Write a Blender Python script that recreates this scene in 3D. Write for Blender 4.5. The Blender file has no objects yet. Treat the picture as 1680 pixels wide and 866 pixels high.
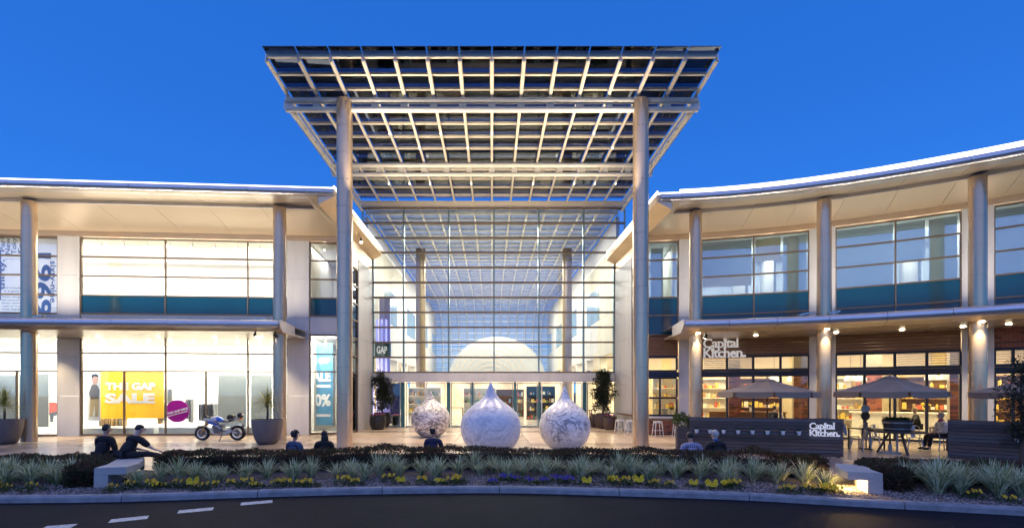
import bpy, bmesh, math, random
from mathutils import Vector, Matrix
random.seed(7)
R = math.radians
SC = bpy.context.scene
COL = SC.collection

# ------------------------------------------------------------------ camera
HC = 2.05                      # eye height
FPX, CX, CY = 793.0, 807.0, 642.0   # focal length and principal point in photo pixels (1680 x 866)
cam_d = bpy.data.cameras.new('camera')
cam_d.sensor_width = 36.0
cam_d.lens = 36.0 * FPX / 1680.0
cam_d.shift_x = (840.0 - CX) / 1680.0
cam_d.shift_y = (CY - 433.0) / 1680.0
cam_d.clip_start = 0.1
cam_d.clip_end = 3000.0
cam = bpy.data.objects.new('camera', cam_d)
COL.objects.link(cam)
cam.location = (0, 0, HC)
cam.rotation_euler = (R(90), 0, 0)
SC.camera = cam

# ------------------------------------------------------------------ sky
W = bpy.data.worlds.new('World')
SC.world = W
W.use_nodes = True
nt = W.node_tree
nt.nodes.clear()
wo = nt.nodes.new('ShaderNodeOutputWorld')
bg = nt.nodes.new('ShaderNodeBackground')
sky = nt.nodes.new('ShaderNodeTexSky')
sky.sky_type = 'NISHITA'
sky.sun_disc = False
SUN_EL, SUN_ROT = R(58.0), R(195.0)
sky.sun_elevation = SUN_EL
sky.sun_rotation = SUN_ROT
sky.air_density = 1.0
sky.dust_density = 0.0
sky.ozone_density = 6.5
hs = nt.nodes.new('ShaderNodeMixRGB'); hs.blend_type = 'MULTIPLY'; hs.inputs['Fac'].default_value = 1.0
hs.inputs[2].default_value = (0.24,0.68,1.12,1)      # deep dusk blue
bg.inputs['Strength'].default_value = 0.14
nt.links.new(sky.outputs[0], hs.inputs[1])
even = nt.nodes.new('ShaderNodeMixRGB'); even.inputs['Fac'].default_value = 0.62
even.inputs[2].default_value = (0.055,0.64,3.25,1)      # even deep blue of the dusk dome
nt.links.new(hs.outputs[0], even.inputs[1])
nt.links.new(even.outputs[0], bg.inputs['Color'])
nt.links.new(bg.outputs[0], wo.inputs['Surface'])

# last glow of the evening behind the camera: weak, wide and soft
sun_d = bpy.data.lights.new('sun', 'SUN'); sun_d.energy = 0.42; sun_d.angle = R(110); sun_d.color = (1.0,0.74,0.52)
sun = bpy.data.objects.new('sun', sun_d); COL.objects.link(sun)
_sd = Vector((math.sin(SUN_ROT)*math.cos(SUN_EL), math.cos(SUN_ROT)*math.cos(SUN_EL), math.sin(SUN_EL)))
sun.rotation_euler = _sd.to_track_quat('Z','Y').to_euler()

# ------------------------------------------------------------------ render settings
SC.view_settings.view_transform = 'Standard'
SC.view_settings.look = 'None'
SC.view_settings.exposure = 0.60
SC.view_settings.gamma = 1.0
SC.view_settings.use_curve_mapping = False
SC.render.engine = 'CYCLES'
cy = SC.cycles
cy.use_denoising = True
cy.max_bounces = 7
cy.diffuse_bounces = 3
cy.glossy_bounces = 4
cy.transmission_bounces = 4
cy.transparent_max_bounces = 16
cy.sample_clamp_indirect = 4.0
cy.caustics_reflective = False
cy.caustics_refractive = False
cy.blur_glossy = 0.5

# ------------------------------------------------------------------ projection helpers (photo pixel -> place)
def xat(px, D): return (px - CX) * D / FPX
def zat(py, D): return HC + (CY - py) * D / FPX
def dground(py, z=0.0): return (HC - z) * FPX / (py - CY)

# ------------------------------------------------------------------ materials
MATS = {}
def mat(name, base, rough=0.5, metal=0.0, var=0.08, vscale=3.0, bump=0.0, bscale=40.0, spec=0.5,
        emit=None, estr=0.0, coat=0.0, sheen=0.0, stretch=None, transl=0.0):
    """Principled material whose colour wanders a little with object-space noise."""
    if name in MATS: return MATS[name]
    m = bpy.data.materials.new(name); m.use_nodes = True
    n = m.node_tree.nodes; l = m.node_tree.links
    p = n['Principled BSDF']
    p.inputs['Roughness'].default_value = rough
    p.inputs['Metallic'].default_value = metal
    p.inputs['Specular IOR Level'].default_value = spec
    p.inputs['Coat Weight'].default_value = coat
    p.inputs['Sheen Weight'].default_value = sheen
    if transl: p.inputs['Subsurface Weight'].default_value = 0.0
    if emit:
        p.inputs['Emission Color'].default_value = (*emit, 1)
        p.inputs['Emission Strength'].default_value = estr
    tc = n.new('ShaderNodeTexCoord'); mp = n.new('ShaderNodeMapping')
    geo = n.new('ShaderNodeNewGeometry')
    l.new(geo.outputs['Position'], mp.inputs['Vector'])
    if stretch: mp.inputs['Scale'].default_value = stretch
    nz = n.new('ShaderNodeTexNoise'); nz.inputs['Scale'].default_value = vscale
    nz.inputs['Detail'].default_value = 6; nz.inputs['Roughness'].default_value = 0.6
    l.new(mp.outputs[0], nz.inputs['Vector'])
    mr = n.new('ShaderNodeMapRange')
    mr.inputs['From Min'].default_value = 0.3; mr.inputs['From Max'].default_value = 0.7
    mr.inputs['To Min'].default_value = 1 - var; mr.inputs['To Max'].default_value = 1 + var
    l.new(nz.outputs['Fac'], mr.inputs['Value'])
    mx = n.new('ShaderNodeVectorMath'); mx.operation = 'SCALE'
    mx.inputs[0].default_value = base
    l.new(mr.outputs[0], mx.inputs['Scale'])
    l.new(mx.outputs[0], p.inputs['Base Color'])
    rr = n.new('ShaderNodeMapRange')
    rr.inputs['To Min'].default_value = max(0.02, rough * 0.8); rr.inputs['To Max'].default_value = min(1, rough * 1.2)
    l.new(nz.outputs['Fac'], rr.inputs['Value']); l.new(rr.outputs[0], p.inputs['Roughness'])
    if bump > 0:
        nb = n.new('ShaderNodeTexNoise'); nb.inputs['Scale'].default_value = bscale; nb.inputs['Detail'].default_value = 4
        l.new(mp.outputs[0], nb.inputs['Vector'])
        b = n.new('ShaderNodeBump'); b.inputs['Strength'].default_value = bump; b.inputs['Distance'].default_value = 0.01
        l.new(nb.outputs['Fac'], b.inputs['Height']); l.new(b.outputs[0], p.inputs['Normal'])
    MATS[name] = m
    return m

def glass(name, tint, refl=0.04, rough=0.01, grad=1.0):
    """Flat window glass: transparent with a tint, mirror by Fresnel plus a coating."""
    m = bpy.data.materials.new(name); m.use_nodes = True
    n = m.node_tree.nodes; l = m.node_tree.links; n.clear()
    o = n.new('ShaderNodeOutputMaterial'); t = n.new('ShaderNodeBsdfTransparent'); t.inputs[0].default_value = (*tint, 1)
    g = n.new('ShaderNodeBsdfGlossy'); g.inputs['Roughness'].default_value = rough
    g.inputs['Color'].default_value = (0.9, 0.95, 1.0, 1)
    f = n.new('ShaderNodeFresnel'); f.inputs['IOR'].default_value = 1.45
    a = n.new('ShaderNodeMath'); a.operation = 'ADD'; a.inputs[1].default_value = refl; a.use_clamp = True
    geo = n.new('ShaderNodeNewGeometry')
    nz = n.new('ShaderNodeTexNoise'); nz.inputs['Scale'].default_value = 0.7
    b = n.new('ShaderNodeBump'); b.inputs['Strength'].default_value = 0.02; b.inputs['Distance'].default_value = 0.05
    l.new(geo.outputs['Position'], nz.inputs['Vector']); l.new(nz.outputs['Fac'], b.inputs['Height'])
    l.new(b.outputs[0], g.inputs['Normal'])
    mx = n.new('ShaderNodeMixShader')
    l.new(f.outputs[0], a.inputs[0]); l.new(a.outputs[0], mx.inputs['Fac'])
    l.new(t.outputs[0], mx.inputs[1]); l.new(g.outputs[0], mx.inputs[2]); l.new(mx.outputs[0], o.inputs['Surface'])
    return m

def emis(name, col, s):
    m = bpy.data.materials.new(name); m.use_nodes = True
    n = m.node_tree.nodes; p = n['Principled BSDF']
    p.inputs['Base Color'].default_value = (*col, 1)
    p.inputs['Emission Color'].default_value = (*col, 1); p.inputs['Emission Strength'].default_value = s
    return m

# ------------------------------------------------------------------ mesh builder
class MB:
    def __init__(s): s.v = []; s.f = []; s.m = []; s.mi = 0
    def add(s, vs, fs):
        b = len(s.v); s.v += [tuple(v) for v in vs]
        s.f += [tuple(b + i for i in f) for f in fs]; s.m += [s.mi] * len(fs)
        return s
    def box(s, x0, x1, y0, y1, z0, z1):
        return s.add([(x0,y0,z0),(x1,y0,z0),(x1,y1,z0),(x0,y1,z0),(x0,y0,z1),(x1,y0,z1),(x1,y1,z1),(x0,y1,z1)],
                     [(0,3,2,1),(4,5,6,7),(0,1,5,4),(1,2,6,5),(2,3,7,6),(3,0,4,7)])
    def obox(s, c, sx, sy, sz, rz=0.0, rx=0.0, ry=0.0):
        M = Matrix.Translation(c) @ Matrix.Rotation(rz,4,'Z') @ Matrix.Rotation(ry,4,'Y') @ Matrix.Rotation(rx,4,'X')
        vs = [M @ Vector((a*sx/2, b*sy/2, d*sz/2)) for d in (-1,1) for a,b in ((-1,-1),(1,-1),(1,1),(-1,1))]
        return s.add(vs, [(0,3,2,1),(4,5,6,7),(0,1,5,4),(1,2,6,5),(2,3,7,6),(3,0,4,7)])
    def prism(s, poly, z0, z1):
        n = len(poly)
        return s.add([(x,y,z0) for x,y in poly] + [(x,y,z1) for x,y in poly],
                     [tuple(range(n-1,-1,-1)), tuple(range(n,2*n))] + [(i,(i+1)%n,n+(i+1)%n,n+i) for i in range(n)])
    def hexa(s, p):      # 8 corners, bottom ring then top ring
        return s.add(p, [(0,3,2,1),(4,5,6,7),(0,1,5,4),(1,2,6,5),(2,3,7,6),(3,0,4,7)])
    def tube(s, pts, r, n=8, cap=True):
        pts = [Vector(p) for p in pts]; k = len(pts)
        rr = r if isinstance(r, (list, tuple)) else [r]*k
        b = len(s.v); up = None
        for i in range(k):
            d = (pts[min(i+1,k-1)] - pts[max(i-1,0)]).normalized()
            if up is None: up = Vector((0,0,1)) if abs(d.z) < 0.9 else Vector((1,0,0))
            u = (up - d*up.dot(d)).normalized(); w = d.cross(u); up = u
            for j in range(n):
                a = 2*math.pi*(j+0.5)/n
                s.v.append(tuple(pts[i] + rr[i]*(math.cos(a)*u + math.sin(a)*w)))
        for i in range(k-1):
            for j in range(n):
                s.f.append((b+i*n+j, b+i*n+(j+1)%n, b+(i+1)*n+(j+1)%n, b+(i+1)*n+j)); s.m.append(s.mi)
        if cap:
            s.f.append(tuple(b+j for j in range(n-1,-1,-1))); s.m.append(s.mi)
            s.f.append(tuple(b+(k-1)*n+j for j in range(n))); s.m.append(s.mi)
        return s
    def lathe(s, prof, n=24, c=(0,0,0), ax=None):
        b = len(s.v); k = len(prof)
        for (r,z) in prof:
            for j in range(n):
                a = 2*math.pi*j/n
                v = Vector((r*math.cos(a), r*math.sin(a), z))
                if ax is not None: v = ax @ v
                s.v.append(tuple(v + Vector(c)))
        for i in range(k-1):
            for j in range(n):
                s.f.append((b+i*n+j, b+i*n+(j+1)%n, b+(i+1)*n+(j+1)%n, b+(i+1)*n+j)); s.m.append(s.mi)
        if prof[0][0] > 1e-4: s.f.append(tuple(b+j for j in range(n-1,-1,-1))); s.m.append(s.mi)
        if prof[-1][0] > 1e-4: s.f.append(tuple(b+(k-1)*n+j for j in range(n))); s.m.append(s.mi)
        return s
    def ell(s, c, rx, ry, rz, nu=14, nv=9, rot=None):
        prof = [(math.sin(math.pi*i/nv), -math.cos(math.pi*i/nv)) for i in range(nv+1)]
        b = len(s.v)
        t = MB(); t.lathe([(max(r,1e-5),z) for r,z in prof], nu)
        vs = [Vector((x*rx,y*ry,z*rz)) for x,y,z in t.v]
        if rot is not None: vs = [rot @ v for v in vs]
        s.v += [tuple(v + Vector(c)) for v in vs]
        s.f += [tuple(b+i for i in f) for f in t.f]; s.m += [s.mi]*len(t.f)
        return s
    def mesh(s, name, mats, smooth=False, fix=True):
        me = bpy.data.meshes.new(name)
        me.from_pydata(s.v, [], s.f)
        for m in (mats if isinstance(mats, (list,tuple)) else [mats]): me.materials.append(m)
        if max(s.m, default=0) > 0: me.polygons.foreach_set('material_index', s.m)
        if fix and len(s.f) < 60000:
            bm = bmesh.new(); bm.from_mesh(me)
            bmesh.ops.recalc_face_normals(bm, faces=bm.faces)
            bm.to_mesh(me); bm.free()
        if smooth:
            me.polygons.foreach_set('use_smooth', [True]*len(me.polygons))
            me.set_sharp_from_angle(angle=R(40))
        me.update()
        return me

WL = {}     # world place of every parent, so that parts can be written in world metres
def obj(name, me, parent=None, loc=(0,0,0), rz=0.0):
    o = bpy.data.objects.new(name, me); COL.objects.link(o)
    o.location = loc
    if rz: o.rotation_euler = (0,0,rz)
    if parent is not None: o.parent = parent
    return o
def put(name, mb, mats, parent=None, smooth=False, fix=True, kind=None, origin=None):
    """Link a builder written in world metres as ONE object under parent."""
    if parent is not None:
        w = WL[parent]; off = w
    else:
        off = Vector(origin) if origin is not None else Vector((0,0,0))
    if off.length > 0: mb.v = [(x-off.x, y-off.y, z-off.z) for x,y,z in mb.v]
    o = obj(name, mb.mesh(name, mats, smooth, fix), parent, (0,0,0) if parent is not None else tuple(off))
    WL[o] = Vector(off)
    if kind: o['kind'] = kind
    return o
def tag(o, label=None, cat=None, group=None, kind=None):
    if label: o['label'] = label
    if cat: o['category'] = cat
    if group: o['group'] = group
    if kind: o['kind'] = kind
    return o
def thing(name, label, cat, loc=(0,0,0), rz=0.0, group=None):
    o = bpy.data.objects.new(name, None); COL.objects.link(o)
    o.location = loc; o.rotation_euler = (0,0,rz); o.empty_display_size = 0.2
    WL[o] = Vector(loc)
    return tag(o, label, cat, group)
def local(o):      # parts of a prototype are written in the thing's own metres
    WL[o] = Vector((0,0,0)); return o
def copy_tree(o, parent=None):
    c = o.copy(); COL.objects.link(c); c.parent = parent
    for ch in o.children: copy_tree(ch, c)
    return c
def text_mesh(name, body, size, m, depth=0.01, offset=0.0, align='CENTER', sx=1.0, spacing=1.0, res=3, shear=0.0):
    cu = bpy.data.curves.new(name, 'FONT'); cu.body = body; cu.size = size; cu.extrude = depth/2
    cu.offset = offset; cu.align_x = align; cu.align_y = 'CENTER'; cu.space_character = spacing; cu.resolution_u = res
    cu.shear = shear; cu.space_line = 0.82
    t = bpy.data.objects.new(name, cu); COL.objects.link(t)
    dg = bpy.context.evaluated_depsgraph_get()
    me = bpy.data.meshes.new_from_object(t.evaluated_get(dg))
    bpy.data.objects.remove(t); bpy.data.curves.remove(cu)
    me.name = name; me.materials.clear(); me.materials.append(m)
    for v in me.vertices: v.co.x *= sx
    return me
def text(name, body, size, m, parent, loc, rot=(R(90),0,0), **kw):
    """Flat lettering standing upright, read from the camera's side."""
    me = text_mesh(name, body, size, m, **kw)
    o = obj(name, me, parent)
    w = WL[parent] if parent is not None else Vector((0,0,0))
    o.location = Vector(loc) - w; o.rotation_euler = rot
    return o
def area(name, loc, rot, sx, sy, power, col=(1,0.9,0.75), spread=180):
    d = bpy.data.lights.new(name, 'AREA'); d.shape = 'RECTANGLE'; d.size = sx; d.size_y = sy
    d.energy = power; d.color = col; d.spread = R(spread)
    o = bpy.data.objects.new(name, d); COL.objects.link(o); o.location = loc; o.rotation_euler = rot
    return o
def spot(name, loc, target, power, col=(1,0.8,0.5), angle=60, blend=0.6, r=0.05):
    d = bpy.data.lights.new(name, 'SPOT'); d.energy = power; d.color = col; d.spot_size = R(angle); d.spot_blend = blend
    d.shadow_soft_size = r
    o = bpy.data.objects.new(name, d); COL.objects.link(o); o.location = loc
    o.rotation_euler = (Vector(target) - Vector(loc)).to_track_quat('-Z','Y').to_euler()
    return o

# ------------------------------------------------------------------ facade lines (plan curves)
class Fac:
    """Plan curve of a facade; s runs along it from the entrance corner, off is towards the street."""
    def __init__(s, fn, x0, x1, n=400):
        s.p = [Vector((x0+(x1-x0)*i/n, fn(x0+(x1-x0)*i/n), 0)) for i in range(n+1)]
        s.d = [0.0]
        for i in range(n): s.d.append(s.d[-1] + (s.p[i+1]-s.p[i]).length)
        s.sgn = 1 if x1 > x0 else -1
        s.L = s.d[-1]
    def at(s, d, off=0.0):
        n = len(s.p)-1
        if d <= 0: i = 0
        elif d >= s.L: i = n-1
        else:
            lo, hi = 0, n
            while hi-lo > 1:
                k = (lo+hi)//2
                if s.d[k] <= d: lo = k
                else: hi = k
            i = lo
        t = (s.p[i+1]-s.p[i]).normalized()
        j = min(max(i,1),n-1); t2 = (s.p[j+1]-s.p[j-1]).normalized()
        q = s.p[i] + t*(d-s.d[i])
        nrm = Vector((t2.y,-t2.x,0))*s.sgn
        if nrm.y > 0: nrm = -nrm
        q = q + nrm*off
        return q.x, q.y
    def ang(s, d):
        a = s.at(d-0.05); b = s.at(d+0.05)
        return math.atan2((b[1]-a[1])*s.sgn, (b[0]-a[0])*s.sgn)
    def s_px(s, px, off=0.0):      # where the curve (moved by off) crosses the photo column px
        best = None; r = (px-CX)/FPX
        lo, hi = -2.0, s.L
        f = lambda d: s.at(d,off)[0]/s.at(d,off)[1] - r
        for _ in range(60):
            mid = (lo+hi)/2
            if (f(lo) > 0) == (f(mid) > 0): lo = mid
            else: hi = mid
        return lo
def fseg(mb, F, s0, s1, prof, n=1, cap=True):
    """Sweep a closed profile of (off, z) points from s0 to s1 along a facade."""
    k = len(prof); b = len(mb.v)
    for i in range(n+1):
        d = s0 + (s1-s0)*i/n
        for (o,z) in prof:
            x,y = F.at(d,o); mb.v.append((x,y,z))
    for i in range(n):
        for j in range(k):
            mb.f.append((b+i*k+j, b+i*k+(j+1)%k, b+(i+1)*k+(j+1)%k, b+(i+1)*k+j)); mb.m.append(mb.mi)
    if cap:
        mb.f.append(tuple(b+j for j in range(k-1,-1,-1))); mb.m.append(mb.mi)
        mb.f.append(tuple(b+n*k+j for j in range(k))); mb.m.append(mb.mi)
    return mb
def fbox(mb, F, s0, s1, o0, o1, z0, z1, n=1):
    return fseg(mb, F, s0, s1, [(o0,z0),(o1,z0),(o1,z1),(o0,z1)], n)

# ================================================================== materials used in many places
M_champ = mat('champagne_metal', (0.74,0.54,0.35), 0.36, 0.70, 0.06, 1.2, 0.03, 12)
M_soff = mat('soffit_metal', (0.58,0.48,0.37), 0.30, 0.50, 0.025, 0.4, 0.0, 12)
M_col = mat('column_metal', (0.68,0.51,0.34), 0.22, 0.55, 0.09, 1.6, 0.03, 12, stretch=(1,1,0.2))
M_silver = mat('silver_metal', (0.62,0.62,0.66), 0.30, 0.8, 0.05, 1.5, 0.03, 12)
M_white = mat('white_cladding', (0.66,0.64,0.62), 0.45, 0.0, 0.10, 1.4, 0.04, 20, stretch=(1,1,0.22))
M_paint = mat('white_steel', (0.70,0.67,0.62), 0.4, 0.1, 0.05, 2.0)
M_bronze = mat('bronze_frame', (0.22,0.155,0.10), 0.4, 0.5, 0.1, 4)
M_dark = mat('dark_frame', (0.022,0.025,0.035), 0.45, 0.2, 0.1, 4)
M_teal = mat('teal_spandrel', (0.002,0.060,0.115), 0.08, 0.0, 0.08, 0.6, spec=0.5)
M_int = mat('interior_white', (0.80,0.78,0.74), 0.7, 0, 0.03, 1.0)
M_intfl = mat('interior_floor', (0.42,0.38,0.32), 0.35, 0, 0.1, 2.0)
M_wood = mat('cladding_timber', (0.17,0.082,0.043), 0.5, 0, 0.35, 3.0, 0.2, 60, stretch=(1,1,14))
M_grey = mat('weathered_board', (0.085,0.062,0.054), 0.65, 0, 0.35, 2.5, 0.3, 50, stretch=(1,1,12))
M_conc = mat('concrete', (0.42,0.41,0.40), 0.75, 0, 0.12, 2.5, 0.25, 60)
M_kerb = mat('kerb_concrete', (0.23,0.24,0.26), 0.8, 0, 0.28, 5.0, 0.35, 70)
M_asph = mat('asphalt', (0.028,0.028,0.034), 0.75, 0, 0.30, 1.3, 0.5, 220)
M_line = mat('road_paint', (0.50,0.50,0.50), 0.6, 0, 0.45, 14, 0.2, 120)
M_black = mat('black_plastic', (0.012,0.012,0.013), 0.4, 0, 0.1, 5)
M_steel = mat('brushed_steel', (0.55,0.54,0.52), 0.35, 0.85, 0.08, 5)
M_lamp = emis('lamp_glow', (1.0,0.80,0.50), 25.0)
M_lampw = emis('lamp_white', (1.0,0.93,0.80), 14.0)

# ------------------------------------------------------------------ kerb line in plan
KP = [(-22,8.2),(-15,8.55),(-11.5,8.75),(-9.1,8.87),(-6.9,8.99),(-4.7,9.35),(-2.6,9.63),(0.2,9.76),(2.4,9.5),(4.75,9.12),(6.35,8.65),(8.8,7.95),(12,6.7),(16,4.6)]
def KY(x):
    n = len(KP)
    for i in range(n-1):
        if x <= KP[i+1][0] or i == n-2:
            p0 = KP[max(i-1,0)]; p1 = KP[i]; p2 = KP[i+1]; p3 = KP[min(i+2,n-1)]
            m1 = (p2[1]-p0[1])/(p2[0]-p0[0]); m2 = (p3[1]-p1[1])/(p3[0]-p1[0]); h = p2[0]-p1[0]
            t = (x-p1[0])/h
            return ((2*t**3-3*t*t+1)*p1[1] + (t**3-2*t*t+t)*h*m1 + (-2*t**3+3*t*t)*p2[1] + (t**3-t*t)*h*m2)
def koff(x, o):       # point o metres behind the kerb face
    d = (KY(x+0.05)-KY(x-0.05))/0.1; n = math.hypot(1,d)
    return x - d/n*o, KY(x) + o/n

g = MB(); g.add([(-600,-200,-0.12),(600,-200,-0.12),(600,900,-0.12),(-600,900,-0.12)], [(0,1,2,3)])
tag(put('ground', g, M_asph), kind='structure')

# road sheet up to the kerb face
g = MB(); xs = [-22+0.5*i for i in range(77)]
for i,x in enumerate(xs):
    g.v += [(x,-20,0.0),(x,KY(x)+0.06,0.0)]
    if i: b = 2*i; g.f.append((b-2,b,b+1,b-1)); g.m.append(0)
def asphalt_mat():
    m = bpy.data.materials.new('asphalt_road'); m.use_nodes = True
    n = m.node_tree.nodes; l = m.node_tree.links; p = n['Principled BSDF']
    geo = n.new('ShaderNodeNewGeometry')
    a = n.new('ShaderNodeTexNoise'); a.inputs['Scale'].default_value = 1.1; a.inputs['Detail'].default_value = 8
    b = n.new('ShaderNodeTexVoronoi'); b.inputs['Scale'].default_value = 95
    mp = n.new('ShaderNodeMapping'); mp.inputs['Scale'].default_value = (0.35,2.2,1)
    c = n.new('ShaderNodeTexNoise'); c.inputs['Scale'].default_value = 2.2; c.inputs['Detail'].default_value = 9; c.inputs['Roughness'].default_value = 0.7
    for x in (a,b): l.new(geo.outputs['Position'], x.inputs['Vector'])
    l.new(geo.outputs['Position'], mp.inputs['Vector']); l.new(mp.outputs[0], c.inputs['Vector'])
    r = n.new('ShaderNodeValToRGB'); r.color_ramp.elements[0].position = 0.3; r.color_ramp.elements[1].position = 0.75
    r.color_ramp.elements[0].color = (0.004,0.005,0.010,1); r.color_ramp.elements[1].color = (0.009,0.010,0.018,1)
    l.new(a.outputs['Fac'], r.inputs['Fac'])
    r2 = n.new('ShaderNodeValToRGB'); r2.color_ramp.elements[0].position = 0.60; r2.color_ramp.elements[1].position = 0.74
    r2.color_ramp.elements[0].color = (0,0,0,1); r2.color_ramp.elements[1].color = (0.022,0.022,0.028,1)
    l.new(c.outputs['Fac'], r2.inputs['Fac'])
    ad = n.new('ShaderNodeMixRGB'); ad.blend_type = 'ADD'; ad.inputs['Fac'].default_value = 1
    l.new(r.outputs[0], ad.inputs[1]); l.new(r2.outputs[0], ad.inputs[2])
    vr = n.new('ShaderNodeTexVoronoi'); vr.inputs['Scale'].default_value = 60; l.new(geo.outputs['Position'], vr.inputs['Vector'])
    sp_ = n.new('ShaderNodeMapRange'); sp_.inputs['From Min'].default_value = .0; sp_.inputs['From Max'].default_value = 1.0; sp_.inputs['To Min'].default_value = .55; sp_.inputs['To Max'].default_value = 1.6
    sx_ = n.new('ShaderNodeSeparateXYZ'); l.new(vr.outputs['Color'], sx_.inputs[0]); l.new(sx_.outputs[0], sp_.inputs['Value'])
    sc_ = n.new('ShaderNodeVectorMath'); sc_.operation = 'SCALE'; l.new(ad.outputs[0], sc_.inputs[0]); l.new(sp_.outputs[0], sc_.inputs['Scale'])
    l.new(sc_.outputs[0], p.inputs['Base Color']); p.inputs['Roughness'].default_value = 0.8; p.inputs['Specular IOR Level'].default_value = 0.12
    bp = n.new('ShaderNodeBump'); bp.inputs['Strength'].default_value = 0.5; bp.inputs['Distance'].default_value = 0.006
    l.new(b.outputs['Distance'], bp.inputs['Height']); l.new(bp.outputs[0], p.inputs['Normal'])
    return m
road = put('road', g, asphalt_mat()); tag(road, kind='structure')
# dashed give-way line sweeping away from the kerb
for (px0,py0,px1,py1) in ((395,826.5,447,822),(292,839.5,350,834),(180,854.5,243,848),(70,866,122,862.2),(-60,884,0,877)):
    a = Vector((xat(px0,dground(py0)), dground(py0), 0)); b = Vector((xat(px1,dground(py1)), dground(py1), 0))
    t = (b-a).normalized(); n_ = Vector((-t.y,t.x,0))*0.12
    g = MB(); g.add([a-n_+Vector((0,0,.004)), b-n_+Vector((0,0,.004)), b+n_+Vector((0,0,.004)), a+n_+Vector((0,0,.004))], [(0,1,2,3)])
    put('road_marking', g, M_line, road)
# kerb stones
kerb = thing('kerb', None, None); kerb['kind'] = 'structure'
def kerb_run():
    x = -21.0; rnd = random.Random(3)
    while x < 15:
        x1 = x + 2.35
        g = MB(); k = 5; prof = [(0.0,-0.05),(0.015,0.085),(0.045,0.118),(0.16,0.125),(0.17,-0.05)]
        dz = rnd.uniform(-.004,.004)
        for i in range(k+1):
            xx = x+0.008 + (x1-x-0.016)*i/k
            for o,z in prof:
                p = koff(xx,o); g.v.append((p[0],p[1],z+dz))
        q = len(prof)
        for i in range(k):
            for j in range(q): g.f.append((i*q+j,i*q+(j+1)%q,(i+1)*q+(j+1)%q,(i+1)*q+j)); g.m.append(0)
        g.f.append(tuple(range(q))); g.f.append(tuple(k*q+j for j in range(q))); g.m += [0,0]
        put('kerb_stone', g, M_kerb, kerb)
        x = x1
kerb_run()

# ------------------------------------------------------------------ paved forecourt
M_slab = [mat('pale_paving', (0.56,0.44,0.33), 0.24, 0, 0.10, 1.6, 0.08, 60), mat('warm_paving', (0.51,0.40,0.29), 0.26, 0, 0.10, 1.6, 0.08, 60),
          mat('grey_paving', (0.38,0.295,0.22), 0.22, 0, 0.10, 1.6, 0.08, 60)]
plaza = thing('paving', None, None); plaza['kind'] = 'structure'
g = MB(); g.add([(-40,5,-0.05),(40,5,-0.05),(40,30,-0.05),(-40,30,-0.05)], [(0,1,2,3)])
put('mortar_bed', g, mat('mortar', (0.16,0.14,0.13), 0.8), plaza)
def slabs():
    w, d = 1.5, 1.2; rnd = random.Random(11); protos = []; cells = []
    for i in range(-16, 16):
        for j in range(0, 16):
            x = (i+0.5)*w; y = 10.9 + (j+0.5)*d
            if y < KY(max(-22,min(16,x))) + 2.9: continue
            if y > 28.2: continue
            if abs(x)*FPX/y > 900: continue
            dark = (j % 5 == 1) or (i % 6 == 0)
            cells.append((y, x, 2 if dark else rnd.choice((0,0,0,1))))
    cells.sort()
    me = []
    for m in M_slab:
        b = MB(); h = 0.006
        b.box(-w/2+h, w/2-h, -d/2+h, d/2-h, -0.045, 0.0); me.append(b.mesh('paving_slab', m))
    for k,(y,x,c) in enumerate(cells[:300]):
        obj('paving_slab', me[c], plaza, (x,y,rnd.uniform(-.0015,.0015)))
    r = MB()
    for (y,x,c) in cells[300:]:
        r.mi = c; h = 0.006; r.box(x-w/2+h, x+w/2-h, y-d/2+h, y+d/2-h, -0.045, rnd.uniform(-.0015,.0015))
    if r.f:
        o = put('paving_slabs_far', r, M_slab, plaza); o['kind'] = 'stuff'
slabs()

# ================================================================== left shop wing
FL = Fac(lambda x: 23.2 + 0.069*(x+6.99), -6.99, -36.0)
ZT, ZR = 9.13, (5.65,6.50,7.40,8.28,9.13)      # upper window levels
ZG = (0.06,2.99,3.83,4.74)                      # shop window levels
G_shop = glass('shop_glass', (0.93,0.96,0.95), 0.03)
G_up = glass('upper_glass', (0.90,0.94,0.94), 0.05)
shop = thing('shop_wing', 'two storey white shop wing with metal roof eave and brightly lit windows, motorbike parked outside', 'building', (-16,22.5,0))
def sp(px): return FL.s_px(px)
def window(F, b, s0, s1, zs, muls, teal=(), low=None, fm=None, gm=None, tm=None, w=0.06, name='window', skip=()):
    """One window of a facade: frame with its own panes as sub-parts. muls are mullion positions, low extra mullions in the lowest row."""
    g = MB(); fm = fm or M_bronze; gm = gm or G_shop
    edges = [s0] + sorted(muls) + [s1]
    for z in zs: fbox(g, F, s0, s1, -0.05, 0.07, z-w/2, z+w/2, max(1,int((s1-s0)/2.0)))
    for k,s in enumerate(edges):
        for i in range(len(zs)-1):
            fbox(g, F, s-w*0.45, s+w*0.45, -0.05, 0.055, zs[i]+w/2, zs[i+1]-w/2)
    for s in (low or []):
        fbox(g, F, s-w*0.45, s+w*0.45, -0.05, 0.055, zs[0]+w/2, zs[1]-w/2)
    win = put(name, g, fm, b)
    for i in range(len(zs)-1):
        e = sorted(edges + (list(low) if (low and i == 0) else []))
        for k in range(len(e)-1):
            if (i,k) in skip: continue
            g = MB(); t = i in teal
            fbox(g, F, e[k]+w*0.45, e[k+1]-w*0.45, -0.012, 0.012, zs[i]+w/2, zs[i+1]-w/2)
            put('spandrel_panel' if t else 'pane', g, (tm or M_teal) if t else gm, win)
    return win
def pier(F, b, s0, s1, zs, o0=-0.15, o1=0.10, m=None):
    for i in range(len(zs)-1):
        g = MB(); fbox(g, F, s0+0.004, s1-0.004, o0, o1, zs[i]+0.004, zs[i+1]-0.004)
        put('wall_panel', g, m or M_white, b)
ZP = (0.0,1.85,3.7,5.55,7.4,9.2)
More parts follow.
